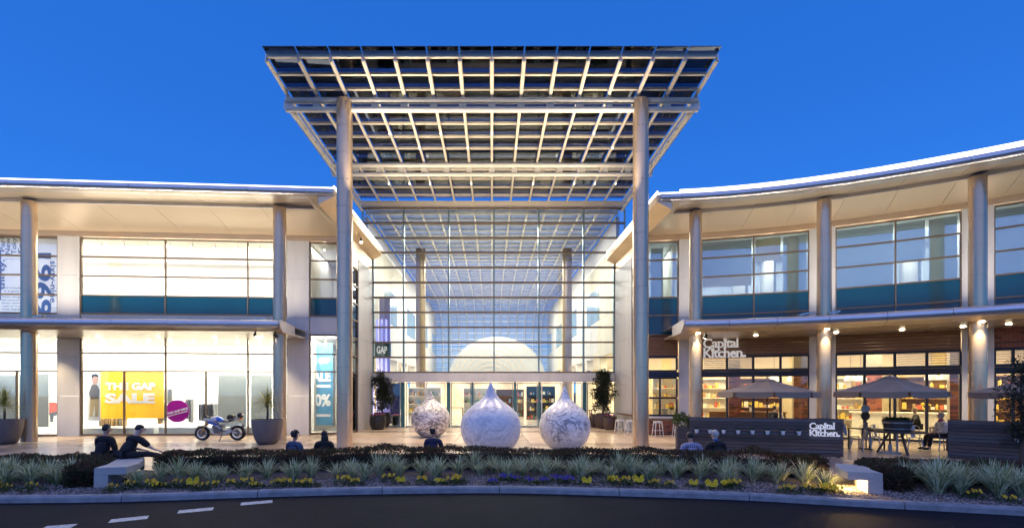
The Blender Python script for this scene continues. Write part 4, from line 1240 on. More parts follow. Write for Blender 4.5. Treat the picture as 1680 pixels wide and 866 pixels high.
teardrop(706.5, 22.0, 1.76, 2.10, marble('marble_crackle', 5.5, (0.12,0.11,0.13), 2.3, 1.0, .06, (0.84,0.82,0.82), .7), 'smallest looking marble teardrop sculpture covered in dense dark crackle veins, near the doors')

# ================================================================== planters and potted plants
M_pot = mat('grey_fibre_pot', (0.13,0.12,0.125), 0.6, 0, 0.12, 4, 0.15, 60)
M_potb = mat('black_pot', (0.018,0.017,0.017), 0.35, 0, 0.1, 5)
M_potbr = mat('brown_pot', (0.075,0.04,0.03), 0.4, 0, 0.1, 5)
M_earth = mat('potting_soil', (0.03,0.022,0.016), 0.95, 0, 0.3, 30)
M_yuc = leaf_mat('yucca_leaf', [(0.18,0.20,0.04),(0.34,0.34,0.08),(0.50,0.45,0.15)], 6)
M_bark = mat('bark', (0.09,0.065,0.045), 0.9, 0, 0.3, 20, 0.5, 60)
def potted_cordyline(px, label, seed, potw=1.16, poth=0.96, D=None):
    rnd = random.Random(seed); D = D or dground(727.5); x = xat(px,D)
    t = thing('potted_cordyline', label, 'potted plant', (x,D,0))
    g = MB(); R_ = potw/2
    prof = [(R_*.52,0),(R_*.66,.05),(R_*.80,poth*.25),(R_*.91,poth*.5),(R_*.97,poth*.75),(R_,poth-.03),(R_,poth),(R_*.93,poth),(R_*.92,poth-.08)]
    g.lathe(prof, 40, (x,D,0)); put('pot', g, M_pot, t, smooth=True)
    g = MB(); g.lathe([(.001,poth-.08),(R_*.925,poth-.085)], 24, (x,D,0)); put('soil', g, M_earth, t, fix=False)
    g = MB(); top = poth+.66
    g.tube([(x,D,poth-.1),(x+.02,D,poth+.25),(x-.01,D,top)], [.045,.04,.035], 8); put('trunk', g, M_bark, t, smooth=True)
    g = MB()
    for i in range(110):
        a = rnd.uniform(0,6.28); el = rnd.uniform(-.55,1.45); L = rnd.uniform(.55,.95); d = Vector((math.cos(a)*math.cos(el),math.sin(a)*math.cos(el),math.sin(el)))
        s = Vector((-math.sin(a),math.cos(a),0)); b = Vector((x,D,top+rnd.uniform(-.14,.08))); w = rnd.uniform(.016,.026); vs = []
        for j in range(5):
            q = j/4; p = b+d*L*q-Vector((0,0,1))*(.20*L*q*q*(1 if el < 1 else .2)); ww = w*(1-q*.93)*(.6+.8*min(q*3,1)*.6)
            vs += [p-s*ww, p+Vector((0,0,-ww*.5)), p+s*ww]
        fs = []
        for j in range(4): k = 3*j; fs += [(k,k+1,k+4,k+3),(k+1,k+2,k+5,k+4)]
        g.add(vs,fs)
    put('leaves', g, M_yuc, t, fix=False)
    return t
potted_cordyline(438.5, 'spiky yellow green cordyline in a big grey pot to the right of the motorbike', 1)
potted_cordyline(7, 'spiky cordyline in a big grey pot beside the column under the posters', 2)
M_mag = leaf_mat('magnolia_leaf', [(0.008,0.016,0.008),(0.018,0.032,0.012),(0.032,0.036,0.014)], 5, 0.3, 0.6)
def small_tree(px, D, z0, h, rad, blobs, label, seed, pot=None, n=1500, name='potted_magnolia', leaf=(.07,.13), m=None, cat='potted plant', bare=0.35, sq=1.0):
    rnd = random.Random(seed); x = xat(px,D)
    t = thing(name, label, cat, (x,D,0))
    if pot:
        pr, ph, pm = pot; g = MB()
        g.lathe([(pr*.55,0),(pr*.78,.06),(pr*.95,ph*.35),(pr,ph*.62),(pr*.93,ph*.9),(pr*.90,ph),(pr*.82,ph),(pr*.80,ph-.06)], 32, (x,D,0)); put('pot', g, pm, t, smooth=True)
        g = MB(); g.lathe([(.001,ph-.06),(pr*.81,ph-.062)], 20, (x,D,0)); put('soil', g, M_earth, t, fix=False)
        z0 = ph-.08
    g = MB(); g.tube([(x,D,z0),(x+.03,D,z0+h*.3),(x-.02,D,z0+h*.65),(x+.01,D,z0+h*.93)], [.05,.042,.03,.012], 8)
    for i in range(16):
        a = rnd.uniform(0,6.28); zz = z0+h*rnd.uniform(bare,.85); q = Vector((math.cos(a),math.sin(a),.7))*rad*rnd.uniform(.5,.9)
        g.tube([(x,D,zz),(x+q.x*.5,D+q.y*.5,zz+q.z*.35),(x+q.x,D+q.y,zz+q.z*.8)], [.016,.011,.005], 5)
    put('trunk', g, M_bark, t, smooth=True)
    g = MB()
    cl = []
    for (fx,fz,fr) in blobs:
        for k in range(int(30*fr/.5)+8):
            u = Vector((rnd.gauss(0,1),rnd.gauss(0,1),rnd.gauss(0,1))).normalized()*fr*rad*rnd.random()**.45
            cl.append((Vector((x+fx*rad,D,z0+h*fz))+u, fr*rad*rnd.uniform(.16,.34)))
    for _ in range(n):
        c,r_ = rnd.choice(cl); u = Vector((rnd.gauss(0,1),rnd.gauss(0,1),rnd.gauss(0,1))).normalized()
        p = c+u*r_*rnd.random()**.5; d = u+Vector((rnd.uniform(-.6,.6),rnd.uniform(-.6,.6),rnd.uniform(-.3,.5)))
        L = rnd.uniform(*leaf); add_leaf(g, p, d, Vector((rnd.uniform(-1,1),rnd.uniform(-1,1),1)), L, L*.48)
    cr = put('crown', g, m or M_mag, t, fix=False)
    return t
DD = dground(702.5)
def flower_pot(px, D, r, h, label, seed, m, col=(0.45,0.06,0.22)):
    rnd = random.Random(seed); x = xat(px,D); t = thing('flower_pot', label, 'flower pot', (x,D,0))
    g = MB(); g.lathe([(r*.55,0),(r*.8,.05),(r*.97,h*.4),(r,h*.65),(r*.95,h*.93),(r*.92,h),(r*.84,h),(r*.82,h-.05)], 28, (x,D,0)); put('pot', g, m, t, smooth=True)
    g = MB()
    for i in range(260):
        a = rnd.uniform(0,6.28); q = r*.95*math.sqrt(rnd.random())
        add_leaf(g, Vector((x+q*math.cos(a),D+q*math.sin(a),h-.04+.1*rnd.random())), Vector((math.cos(a),math.sin(a),rnd.uniform(0,1.4))), Vector((0,0,1)), rnd.uniform(.05,.09), .035)
    put('leaves', g, M_pl, t, fix=False)
    g = MB()
    for i in range(42):
        a = rnd.uniform(0,6.28); q = r*.95*math.sqrt(rnd.random()); g.ell((x+q*math.cos(a),D+q*math.sin(a),h+.06+.07*rnd.random()), .028,.028,.018,6,4)
    put('blossom', g, mat('pink_blossom', col, .6, 0, .3, 20), t, fix=False)
    return t
small_tree(627, dground(700.5), 0, 2.15, .80, ((0,.36,.80),(0.0,.80,.74),(.1,.58,.5)), 'tall dark clipped magnolia in a black pot by the left court wall', 4, (.50,.86,M_potb), 4200, leaf=(.10,.17))
flower_pot(620, dground(704), .44, .72, 'black pot of pink flowers in front of the left magnolia', 5, M_potb)
flower_pot(650, dground(699), .27, .58, 'small black flower pot left of the sliding doors', 6, M_potb)
small_tree(989, dground(702), 0, 2.15, .80, ((0,.32,.75),(.08,.55,.85),(0.0,.78,.72),(.05,.98,.45)), 'tall dark leafy magnolia in a brown pot by the right court wall', 7, (.44,.84,M_potbr), 4600, leaf=(.10,.17))
flower_pot(1001, dground(704.5), .38, .68, 'brown pot of magenta flowers in front of the right magnolia', 8, M_potbr)
flower_pot(976, dground(700), .32, .66, 'plain brown pot behind the right magnolia', 9, M_potbr, (0.05,0.09,0.03))
# loose dark tree rising before the right hand terrace screen
small_tree(1676, 13.2, 0.0, 2.95, .62, ((.0,.34,.55),(.1,.52,.8),(0,.70,.85),(.15,.9,.6)), 'dark loose leaved young tree standing before the right terrace screen', 12, None, 3200, 'young_tree', (.05,.10), M_mag, 'tree', .3)

# ================================================================== motorbike
def motorbike():
    D = dground(722); X0 = xat(361,D)
    t = thing('motorbike', 'blue and white naked motorbike with black luggage parked before the shop window', 'motorbike', (X0,D,0), R(3))
    local(t)
    M_tyre = mat('tyre', (0.010,0.010,0.010), .8, 0, .2, 30); M_blue = mat('bike_blue', (0.01,0.10,0.55), .18, 0, .03, 3, coat=.6)
    M_wh = mat('bike_white', (0.72,0.72,0.72), .2, 0, .03, 3, coat=.6); M_eng = mat('engine_alloy', (0.16,0.145,0.13), .4, .6, .25, 12)
    M_al = mat('bike_silver', (0.62,0.61,0.60), .3, .6, .05, 6); M_gold = mat('fork_gold', (0.5,0.33,0.12), .3, .8)
    AY = Matrix.Rotation(R(90),3,'X')
    def wheel(x, r, w):
        g = MB(); prof = [(r-.10,-w*.36),(r-.05,-w*.5),(r-.012,-w*.34),(r,0),(r-.012,w*.34),(r-.05,w*.5),(r-.10,w*.36)]
        g.lathe(prof, 36, (x,0,r), AY); g.f = [f for f in g.f if len(f) == 4]; g.m = g.m[:len(g.f)]
        wh = put('wheel', g, M_tyre, t, smooth=True, fix=False)
        g = MB(); g.lathe([(r-.10,-w*.33),(r-.125,-w*.28),(r-.125,w*.28),(r-.10,w*.33)], 36, (x,0,r), AY); g.f = [f for f in g.f if len(f) == 4]; g.m = g.m[:len(g.f)]
        for k in range(5):
            a = R(72*k+18); c,s = math.cos(a),math.sin(a)
            g.tube([(x+.04*c,0,r+.04*s),(x+(r-.12)*c,0,r+(r-.12)*s)], .02, 6)
        g.lathe([(.055,-.06),(.055,.06)], 16, (x,0,r), AY)
        put('rim', g, M_al, wh, smooth=True, fix=False)
        g = MB(); g.lathe([(.06,-.004),(.145,-.004),(.145,.004),(.06,.004)], 28, (x,-w*.55,r), AY); put('brake_disc', g, M_eng, wh, fix=False)
    wheel(-.715, .305, .14); wheel(.73, .315, .19)
    # forks
    for y in (-.10,.10):
        g = MB(); g.tube([(-.715,y,.305),(-.47,y,.86)], .027, 10); g.tube([(-.715,y,.305),(-.62,y,.52)], .036, 10); put('fork_leg', g, M_gold, t, smooth=True)
    g = MB()       # front mudguard
    vs = []
    for i in range(9):
        a = R(40+ 105*i/8); r = .34
        for y in (-.075,-.045,.045,.075): vs.append((-.715-r*math.cos(a)*-1*-1+0, y, .305+r*math.sin(a)-(.02 if abs(y)>.06 else 0)))
    fs = [(4*i+j,4*i+j+1,4*i+5+j,4*i+4+j) for i in range(8) for j in range(3)]
    g.add(vs,fs); put('front_mudguard', g, M_wh, t, smooth=True, fix=False)
    g = MB(); g.ell((-.545,0,.86), .10,.11,.10, 14,9); hl = put('headlight', g, M_wh, t, smooth=True)
    g = MB(); g.ell((-.615,0,.86), .05,.085,.075, 12,7); put('lens', g, M_silver, hl, smooth=True)
    g = MB(); g.obox((-.53,0,.985), .09,.16,.09, 0,0,R(25)); put('instruments', g, M_black, t)
    g = MB(); g.tube([(-.36,-.36,1.0),(-.42,-.20,1.02),(-.44,0,.98),(-.42,.20,1.02),(-.36,.36,1.0)], .013, 8)
    for y in (-1,1): g.tube([(-.36,y*.36,1.0),(-.40,y*.24,1.015)], .02, 8); g.tube([(-.41,y*.22,1.02),(-.50,y*.34,1.0)], .008, 6)
    put('handlebar', g, M_black, t, smooth=True)
    for y in (-1,1):
        g = MB(); g.tube([(-.41,y*.22,1.02),(-.46,y*.33,1.17)], .007, 6); g.ell((-.46,y*.36,1.19), .02,.075,.045, 10,6); put('mirror', g, M_black, t, smooth=True)
    # tank: loft of side sections
    def loft(secs, m, name, n=14, par=t):
        g = MB()
        for (x,z,hw,hh) in secs:
            for j in range(n):
                a = 2*math.pi*j/n; c,s = math.cos(a),math.sin(a)
                g.v.append((x, hw*math.copysign(abs(c)**.75,c), z+hh*math.copysign(abs(s)**.8,s)))
        for i in range(len(secs)-1):
            for j in range(n): g.f.append((i*n+j,i*n+(j+1)%n,(i+1)*n+(j+1)%n,(i+1)*n+j)); g.m.append(0)
        g.f += [tuple(range(n)), tuple((len(secs)-1)*n+j for j in range(n))]; g.m += [0,0]
        return put(name, g, m, par, smooth=True)
    loft([(-.43,.84,.05,.06),(-.34,.88,.12,.10),(-.20,.90,.155,.125),(-.08,.89,.16,.12)], M_wh, 'tank')
    loft([(-.08,.90,.158,.115),(.05,.87,.15,.10),(.14,.82,.10,.06)], M_blue, 'tank_rear')
    for y in (-1,1):
        g = MB(); yy = y*.165
        g.add([(-.45,yy,.82),(-.30,yy*1.15,.80),(-.02,yy*1.1,.70),(-.10,yy,.64),(-.36,yy*1.1,.70),
               (-.45,yy*.8,.82),(-.30,yy*.85,.80),(-.02,yy*.8,.70),(-.10,yy*.8,.64),(-.36,yy*.8,.70)],
              [(0,1,2,3,4),(9,8,7,6,5),(0,5,6,1),(1,6,7,2),(2,7,8,3),(3,8,9,4),(4,9,5,0)]); put('side_cowl', g, M_blue, t)
        g = MB(); g.tube([(-.40,y*.11,.80),(-.05,y*.15,.60),(.22,y*.13,.44)], .028, 8); g.tube([(-.05,y*.14,.62),(.40,y*.13,.80)], .022, 8); put('frame_tube', g, M_al, t, smooth=True)
    loft([(.10,.79,.08,.03),(.18,.80,.13,.045),(.34,.80,.14,.05),(.48,.84,.13,.045),(.62,.88,.11,.035)], M_black, 'seat')
    loft([(.36,.80,.07,.03),(.52,.86,.11,.05),(.74,.93,.08,.035),(.82,.95,.03,.015)], M_wh, 'tail_cowl')
    g = MB(); g.obox((-.03,0,.46), .36,.26,.26, 0,0,R(-6)); g.obox((-.17,0,.56), .16,.22,.22, 0,0,R(-40)); g.obox((.0,0,.60), .16,.20,.20, 0,0,R(20))
    g.lathe([(.11,-.16),(.11,.16)], 18, (-.02,0,.42), AY); g.lathe([(.085,-.17),(.085,.17)], 16, (.13,0,.43), AY); put('engine', g, M_eng, t)
    g = MB(); g.tube([(-.22,-.05,.55),(-.32,-.05,.42),(-.24,-.05,.27),(.05,-.06,.23),(.30,-.10,.28),(.58,-.15,.42)], [.022,.022,.024,.03,.045,.05], 10); put('exhaust', g, M_al, t, smooth=True)
    for y in (-.11,.11):
        g = MB(); g.tube([(.20,y,.44),(.50,y,.40),(.73,y,.315)], [.032,.028,.024], 8); put('swing_arm', g, M_al, t, smooth=True)
    g = MB(); vs = []
    for i in range(8):
        a = R(30+85*i/7); r = .355
        for y in (-.09,-.05,.05,.09): vs.append((.73-r*math.cos(a)*1.0 + 0, y, .315+r*math.sin(a)-(.02 if abs(y)>.06 else 0)))
    g.add(vs,[(4*i+j,4*i+j+1,4*i+5+j,4*i+4+j) for i in range(7) for j in range(3)]); put('rear_mudguard', g, M_wh, t, smooth=True, fix=False)
    g = MB(); g.tube([(.72,0,.92),(.90,0,.72),(.96,0,.55)], .018, 6); g.obox((.95,0,.58), .012,.18,.14, 0,0,R(20)); put('number_plate_holder', g, M_black, t)
    g = MB(); g.ell((.86,0,.92), .04,.09,.035, 10,6); put('tail_light', g, mat('tail_red', (.45,.01,.01), .2, 0, .05, 5, coat=.5), t, smooth=True)
    for y in (-1,1):
        g = MB(); g.tube([(.78,y*.06,.88),(.82,y*.16,.86)], .01, 6); g.ell((.82,y*.17,.86), .035,.025,.022, 8,5); put('indicator', g, mat('amber', (.7,.22,.01), .25), t)
    # luggage
    g = MB(); g.ell((.46,0,1.0), .16,.15,.11, 14,8); g.obox((.46,0,.95), .26,.24,.12, 0,0,R(-6)); bg_ = put('pack', g, M_black, t)
    g = MB(); g.ell((.84,0,1.06), .135,.13,.125, 16,10); put('helmet', g, M_black, t, smooth=True)
    g = MB(); g.ell((.895,0,1.07), .09,.11,.06, 12,7); put('visor', g, M_silver, t, smooth=True)
    g = MB(); g.tube([(.56,-.08,.93),(.86,-.08,.97)], .014, 6); g.tube([(.56,.08,.93),(.86,.08,.97)], .014, 6); put('rack', g, M_black, t)
    g = MB(); g.tube([(.16,-.12,.30),(.10,-.24,.02)], .014, 8); g.obox((.10,-.25,.010), .07,.05,.014); put('kickstand', g, M_black, t)
    for y in (-1,1): 
        g = MB(); g.tube([(.20,y*.14,.40),(.20,y*.25,.40)], .014, 6); put('footpeg', g, M_black, t)
motorbike()

# ================================================================== people
def skin_mesh(name, joints, edges, m, root, sub=1, mirror=None):
    """Grow a surface over a skeleton of joints {key: (pos, radius)} and freeze it to a mesh."""
    keys = list(joints); ix = {k:i for i,k in enumerate(keys)}
    me = bpy.data.meshes.new(name); me.from_pydata([joints[k][0] for k in keys], [(ix[a],ix[b]) for a,b in edges], [])
    o = bpy.data.objects.new(name, me); COL.objects.link(o)
    sk = o.modifiers.new('Skin','SKIN'); sk.use_smooth_shade = True; sk.branch_smoothing = 0.6
    sv = me.skin_vertices[0].data
    for k in keys:
        r = joints[k][1]; sv[ix[k]].radius = (r,r) if not isinstance(r,tuple) else r
        sv[ix[k]].use_root = (k == root)
    ss = o.modifiers.new('Sub','SUBSURF'); ss.levels = sub; ss.render_levels = sub
    dg = bpy.context.evaluated_depsgraph_get(); out = bpy.data.meshes.new_from_object(o.evaluated_get(dg))
    bpy.data.objects.remove(o); bpy.data.meshes.remove(me)
    out.name = name; out.materials.clear(); out.materials.append(m)
    out.polygons.foreach_set('use_smooth', [True]*len(out.polygons))
    return out
M_skin = mat('skin', (0.42,0.24,0.17), .5, 0, .06, 12)
M_skin2 = mat('skin_fair', (0.55,0.36,0.28), .5, 0, .06, 12)
M_hair_d = mat('dark_hair', (0.012,0.009,0.008), .45, 0, .3, 60)
M_hair_g = mat('grey_hair', (0.50,0.46,0.42), .5, 0, .2, 60)
M_hair_b = mat('blonde_hair', (0.50,0.34,0.17), .5, 0, .2, 60)
M_blk = mat('black_cloth', (0.010,0.010,0.013), .85, 0, .25, 12, .2, 80)
M_nvy = mat('navy_cloth', (0.015,0.020,0.055), .85, 0, .25, 12, .2, 80)
M_blu = mat('slate_blue_cloth', (0.045,0.075,0.14), .85, 0, .2, 12, .2, 80)
M_jean = mat('denim', (0.025,0.04,0.10), .85, 0, .25, 20, .2, 80)
M_shoe = mat('shoe_leather', (0.015,0.012,0.010), .5)
M_grn = mat('white_blouse', (0.62,0.58,0.56), .8, 0, .2, 12)
def plaid():
    m = bpy.data.materials.new('plaid_shirt'); m.use_nodes = True
    n = m.node_tree.nodes; l = m.node_tree.links; p = n['Principled BSDF']; p.inputs['Roughness'].default_value = .85
    tc = n.new('ShaderNodeTexCoord'); ws = []
    for ax,sc in (('X',11),('Z',13)):
        w = n.new('ShaderNodeTexWave'); w.bands_direction = ax; w.inputs['Scale'].default_value = sc*.5; w.inputs['Distortion'].default_value = .6; l.new(tc.outputs['Object'], w.inputs['Vector']); ws.append(w)
    mx = n.new('ShaderNodeMath'); mx.operation = 'MAXIMUM'; l.new(ws[0].outputs['Fac'], mx.inputs[0]); l.new(ws[1].outputs['Fac'], mx.inputs[1])
    r = n.new('ShaderNodeValToRGB'); r.color_ramp.elements[0].position = .55; r.color_ramp.elements[0].color = (0.06,0.085,0.24,1); r.color_ramp.elements[1].position = .95; r.color_ramp.elements[1].color = (0.42,0.42,0.50,1)
    l.new(mx.outputs[0], r.inputs['Fac']); l.new(r.outputs[0], p.inputs['Base Color'])
    return m
M_plaid = plaid()

def person(label, loc, rz, top, bottom, hair, skin=None, seat=0.45, lean=0.15, turn=0.0, nod=0.15, arms='lap', knees='fwd', hairstyle='short', k=1.0, bald=False, group='people outdoors', extra=None, drop=None):
    """Seated person; local +y is where the person faces, hips at the origin of the seat."""
    skin = skin or M_skin
    t = thing('person', label, 'person', loc, rz, group); local(t); t.scale = (k,k,k)
    z = seat
    V = Vector
    ls = math.sin(lean); lc = math.cos(lean)
    def tor(u, y=0.0, x=0.0): return V((x, u*ls+y*lc, z+.09+u*lc))
    hip = V((0,0,z+.09)); spine = tor(.18); chest = tor(.36); neck0 = tor(.50)
    hb = neck0 + V((0, .02+ls*.05, .07)); hd = V((math.sin(turn)*.0, math.sin(nod)*.09, math.cos(nod)*.10))
    h1 = hb+hd*.45; h2 = hb+hd*1.25; h3 = hb+hd*2.05
    J = {'hip':(hip,(.155,.115)),'spine':(spine,(.135,.10)),'chest':(chest,(.155,.105)),'sh':(tor(.45),(.10,.075)),'neck':(neck0+V((0,.0,.02)),.052),
         'hb':(hb,.058),'h1':(h1,(.072,.086)),'h2':(h2,(.080,.096)),'h3':(h3,(.052,.064))}
    E = [('hip','spine'),('spine','chest'),('chest','sh'),('sh','neck'),('neck','hb'),('hb','h1'),('h1','h2'),('h2','h3')]
    SH = {'hip':(hip+V((0,0,-.02)),(.195,.150)),'spine':(spine,(.185,.140)),'chest':(chest,(.205,.145)),'sh':(tor(.46),(.13,.095)),'nk':(neck0+V((0,0,.01)),.066)}
    SE = [('hip','spine'),('spine','chest'),('chest','sh'),('sh','nk')]
    TR = {'hip':(hip+V((0,.02,-.01)),(.172,.125))}; TE = []
    SHOE = []
    for s,nm in ((-1,'l'),(1,'r')):
        shd = tor(.435, 0, s*.185)
        if arms == 'lap': el = shd+V((s*.06,.06,-.28)); wr = V((s*.10,.30,z+.20)); fd = V((-s*.6,.7,-.2))
        elif arms == 'fwd': el = shd+V((s*.05,.16,-.24)); wr = shd+V((-s*.02,.40,-.20)); fd = V((-s*.3,1,0))
        elif arms == 'chin' and s > 0: el = shd+V((.02,.20,-.22)); wr = hb+V((.06,.13,-.06)); fd = V((-.3,-.3,.8))
        elif arms == 'chin': el = shd+V((s*.06,.06,-.28)); wr = V((s*.10,.28,z+.20)); fd = V((-s*.6,.7,-.2))
        elif arms == 'prop': el = shd+V((s*.12,-.02,-.28)); wr = V((s*.30,-.02,z+.06)); fd = V((s*.4,.3,-.5))
        elif arms == 'ankle': 
            if s > 0: el = shd+V((.16,.14,-.20)); wr = V((.46,.40,z+.20)); fd = V((.8,.4,-.2))
            else: el = shd+V((-.04,.14,-.25)); wr = V((.05,.36,z+.18)); fd = V((.6,.5,-.1))
        J['a'+nm] = (shd,.058); J['e'+nm] = (el,.042); J['w'+nm] = (wr,.028)
        E += [('sh','a'+nm),('a'+nm,'e'+nm),('e'+nm,'w'+nm)]
        f = fd.normalized(); sd = f.cross(V((0,0,1))).normalized(); up = sd.cross(f)
        pm = wr+f*.075; J['p'+nm] = (pm,(.036,.022)); E.append(('w'+nm,'p'+nm))
        for q,(ox,L) in enumerate(((-.027,.062),(-.009,.075),(.009,.072),(.027,.055))):
            a = pm+f*.03+sd*ox; b = a+f*L*.55-up*.008; c = b+f*L*.40-up*.022
            J[f'f{nm}{q}a'] = (a,.010); J[f'f{nm}{q}b'] = (b,.009); J[f'f{nm}{q}c'] = (c,.008)
            E += [('p'+nm,f'f{nm}{q}a'),(f'f{nm}{q}a',f'f{nm}{q}b'),(f'f{nm}{q}b',f'f{nm}{q}c')]
        a = wr+f*.03-sd*s*.03; b = a+f*.035-sd*s*.02; c = b+f*.028; J[f't{nm}a'] = (a,.012); J[f't{nm}b'] = (b,.010); J[f't{nm}c'] = (c,.009)
        E += [('w'+nm,f't{nm}a'),(f't{nm}a',f't{nm}b'),(f't{nm}b',f't{nm}c')]
        SH['a'+nm] = (shd+V((s*.015,0,-.01)),.090); SH['e'+nm] = (el,.070)
        SE += [('sh','a'+nm),('a'+nm,'e'+nm)]
        if arms != 'ankle': SH['w'+nm] = (el.lerp(wr,.92),.044); SE.append(('e'+nm,'w'+nm))
        hj = V((s*.10,.03,z+.085))
        if knees == 'fwd': kn = V((s*.12,.46,z+.07)); an = V((s*.12,.50,max(.08, z+.07-.42)))
        elif knees == 'cross':    # one ankle over the other knee
            if s > 0: kn = V((.44,.22,z+.12)); an = V((.72,.42,z+.06))
            else: kn = V((-.12,.44,z+.07)); an = V((-.10,.48,max(.08,z-.36)))
        if drop is not None and s < 0 or drop is not None and knees == 'fwd': pass
        to = (an-kn).normalized(); ft = V((0,.20,-.035)) if not (knees == 'cross' and s > 0) else V((.20,.05,-.02))
        J['hj'+nm] = (hj,.085); J['k'+nm] = (kn,.058); J['n'+nm] = (an,.040); J['t'+nm] = (an+ft*.8,.034)
        E += [('hip','hj'+nm),('hj'+nm,'k'+nm),('k'+nm,'n'+nm),('n'+nm,'t'+nm)]
        TR['hj'+nm] = (hj,.102); TR['k'+nm] = (kn,.074); TR['n'+nm] = (kn.lerp(an,.93),.058)
        TE += [('hip','hj'+nm),('hj'+nm,'k'+nm),('k'+nm,'n'+nm)]
        SHOE.append(({'a':(an+V((0,0,-.02)),.052),'b':(an+ft*.5,.046),'c':(an+ft*1.05,.036)},[('a','b'),('b','c')]))
    body = obj('body', skin_mesh('body', J, E, skin, 'hip'), t); 
    # turn the head parts by giving face details in the head's own frame
    hc = h2; fw = V((math.sin(turn)*-1, math.cos(turn), -math.sin(nod)*.6)).normalized(); rt = fw.cross(V((0,0,1))).normalized(); uu = rt.cross(fw)
    g = MB(); g.tube([hc+fw*.085+uu*.012, hc+fw*.118-uu*.022, hc+fw*.088-uu*.030], [.010,.016,.012], 6); put('nose', g, skin, t, smooth=True)
    for s in (-1,1):
        g = MB(); g.ell(hc+rt*s*.080-fw*.005-uu*.01, .012,.022,.032, 8,6); put('ear', g, skin, t, smooth=True)
        g = MB(); g.ell(hc+fw*.088+rt*s*.032+uu*.018, .013,.010,.008, 8,5); put('eye', g, M_black, t, smooth=True)
    g = MB(); g.ell(hc+fw*.090-uu*.055, .026,.010,.007, 8,5); put('mouth', g, mat('lips', (.35,.12,.10), .5), t, smooth=True)
    # hair cap, trimmed away from the face
    g = MB(); nu, nv = 22, 12; rad = (.090,.104,.104)
    for i in range(nv+1):
        for j in range(nu):
            el = R(90 - 140*i/nv); a = 2*math.pi*j/nu
            d = rt*math.cos(a)*math.cos(el)*rad[0] + fw*math.sin(a)*math.cos(el)*rad[1] + uu*math.sin(el)*rad[2]
            front = math.sin(a)*math.cos(el)
            lim = 1-.24*min(1,max(0,front-.05)/.4)*min(1,max(0,.80-math.sin(el))/.35)     # hairline melts into the forehead
            if hairstyle == 'bald' and math.sin(el) > .75: lim = .84
            rough = 1+random.uniform(-.02,.03)
            g.v.append(tuple(hc + V((0,0,.012)) - fw*.018 + d*lim*rough))
    for i in range(nv):
        for j in range(nu): g.f.append((i*nu+j,i*nu+(j+1)%nu,(i+1)*nu+(j+1)%nu,(i+1)*nu+j)); g.m.append(0)
    if hairstyle == 'long':
        g.ell(hc-fw*.055-uu*.12, .10,.06,.15, 14,9)
        g.ell(hc-fw*.03-uu*.20, .115,.055,.10, 12,8)
    if hairstyle == 'bun': g.ell(hc-fw*.10+uu*.06, .05,.045,.05, 12,8)
    if hairstyle == 'curly':
        for q in range(60):
            d = V((random.gauss(0,1),random.gauss(0,1),random.gauss(0,1))).normalized()
            if d.dot(fw) > .55 and d.z < .3 or d.z < -.75: continue
            g.ell(hc+V((0,0,.02))-fw*.012+V((d.x*.098,d.y*.112,d.z*.108)), .026,.026,.026, 6,4)
    put('hair', g, hair, t, smooth=True, fix=False)
    obj('top', skin_mesh('top', SH, SE, top, 'hip'), t)
    obj('trousers', skin_mesh('trousers', TR, TE, bottom, 'hip'), t)
    for q in SHOE: obj('shoe', skin_mesh('shoe', q[0], q[1], M_shoe, 'a'), t)
    if extra: extra(t, hc, fw, rt, uu, neck0)
    return t
# the two men in black on the left bench, both seen from behind
def spt(px, D, z): return (xat(px,D), D, z)
person('man in black seated upright at the rear of the left bench', (xat(166,11.55),11.55,0), R(-8), M_blk, M_blk, M_hair_d, M_skin, .45, .22, -.5, .3, 'lap', 'fwd', k=.95, group='people seated on the benches')
person('man in black on the left bench bending forward, hand at his raised foot', (xat(203,11.25),11.25,0), R(-22), M_blk, M_blk, M_hair_d, M_skin2, .48, .55, -.4, .75, 'ankle', 'cross', 'bald', k=1.0, group='people seated on the benches')
person('woman in a slate blue top with dark curly hair, left of a long haired woman', (xat(478,12.75),12.75,0), R(-18), M_blu, M_jean, M_hair_d, M_skin, .20, .25, -.9, .1, 'lap', 'fwd', 'curly', k=.93, group='people seated on the benches')
person('woman in black with long dark hair seen from behind the long hedge', (xat(531,12.8),12.8,0), R(12), M_blk, M_blk, M_hair_d, M_skin, .21, .22, .3, .15, 'lap', 'fwd', 'long', k=.93, group='people seated on the benches')
person('man in navy holding a hand to his chin in front of the crackle veined sculpture', (xat(709,13.1),13.1,0), R(-10), M_nvy, M_jean, M_hair_d, M_skin, .23, .2, -.5, .05, 'chin', 'fwd', 'bun', k=.95, group='people seated on the benches')
person('man in a pale and blue checked shirt leaning on his arm', (xat(1138,12.35),12.35,0), R(-4), M_plaid, M_jean, M_hair_d, M_skin, .19, .42, .0, .5, 'prop', 'fwd', k=.97, group='people seated on the benches')
def scarf(t, hc, fw, rt, uu, nk):
    g = MB(); g.ell(nk+Vector((0,-.01,.045)), .075,.07,.035, 12,6); put('collar', g, mat('blue_collar', (.02,.10,.34), .8), t, smooth=True)
person('grey haired man in black with a blue collar beside the man in checks', (xat(1179,12.3),12.3,0), R(2), M_blk, M_blk, M_hair_g, M_skin2, .20, .3, .25, .3, 'lap', 'fwd', k=.99, group='people seated on the benches', extra=scarf)

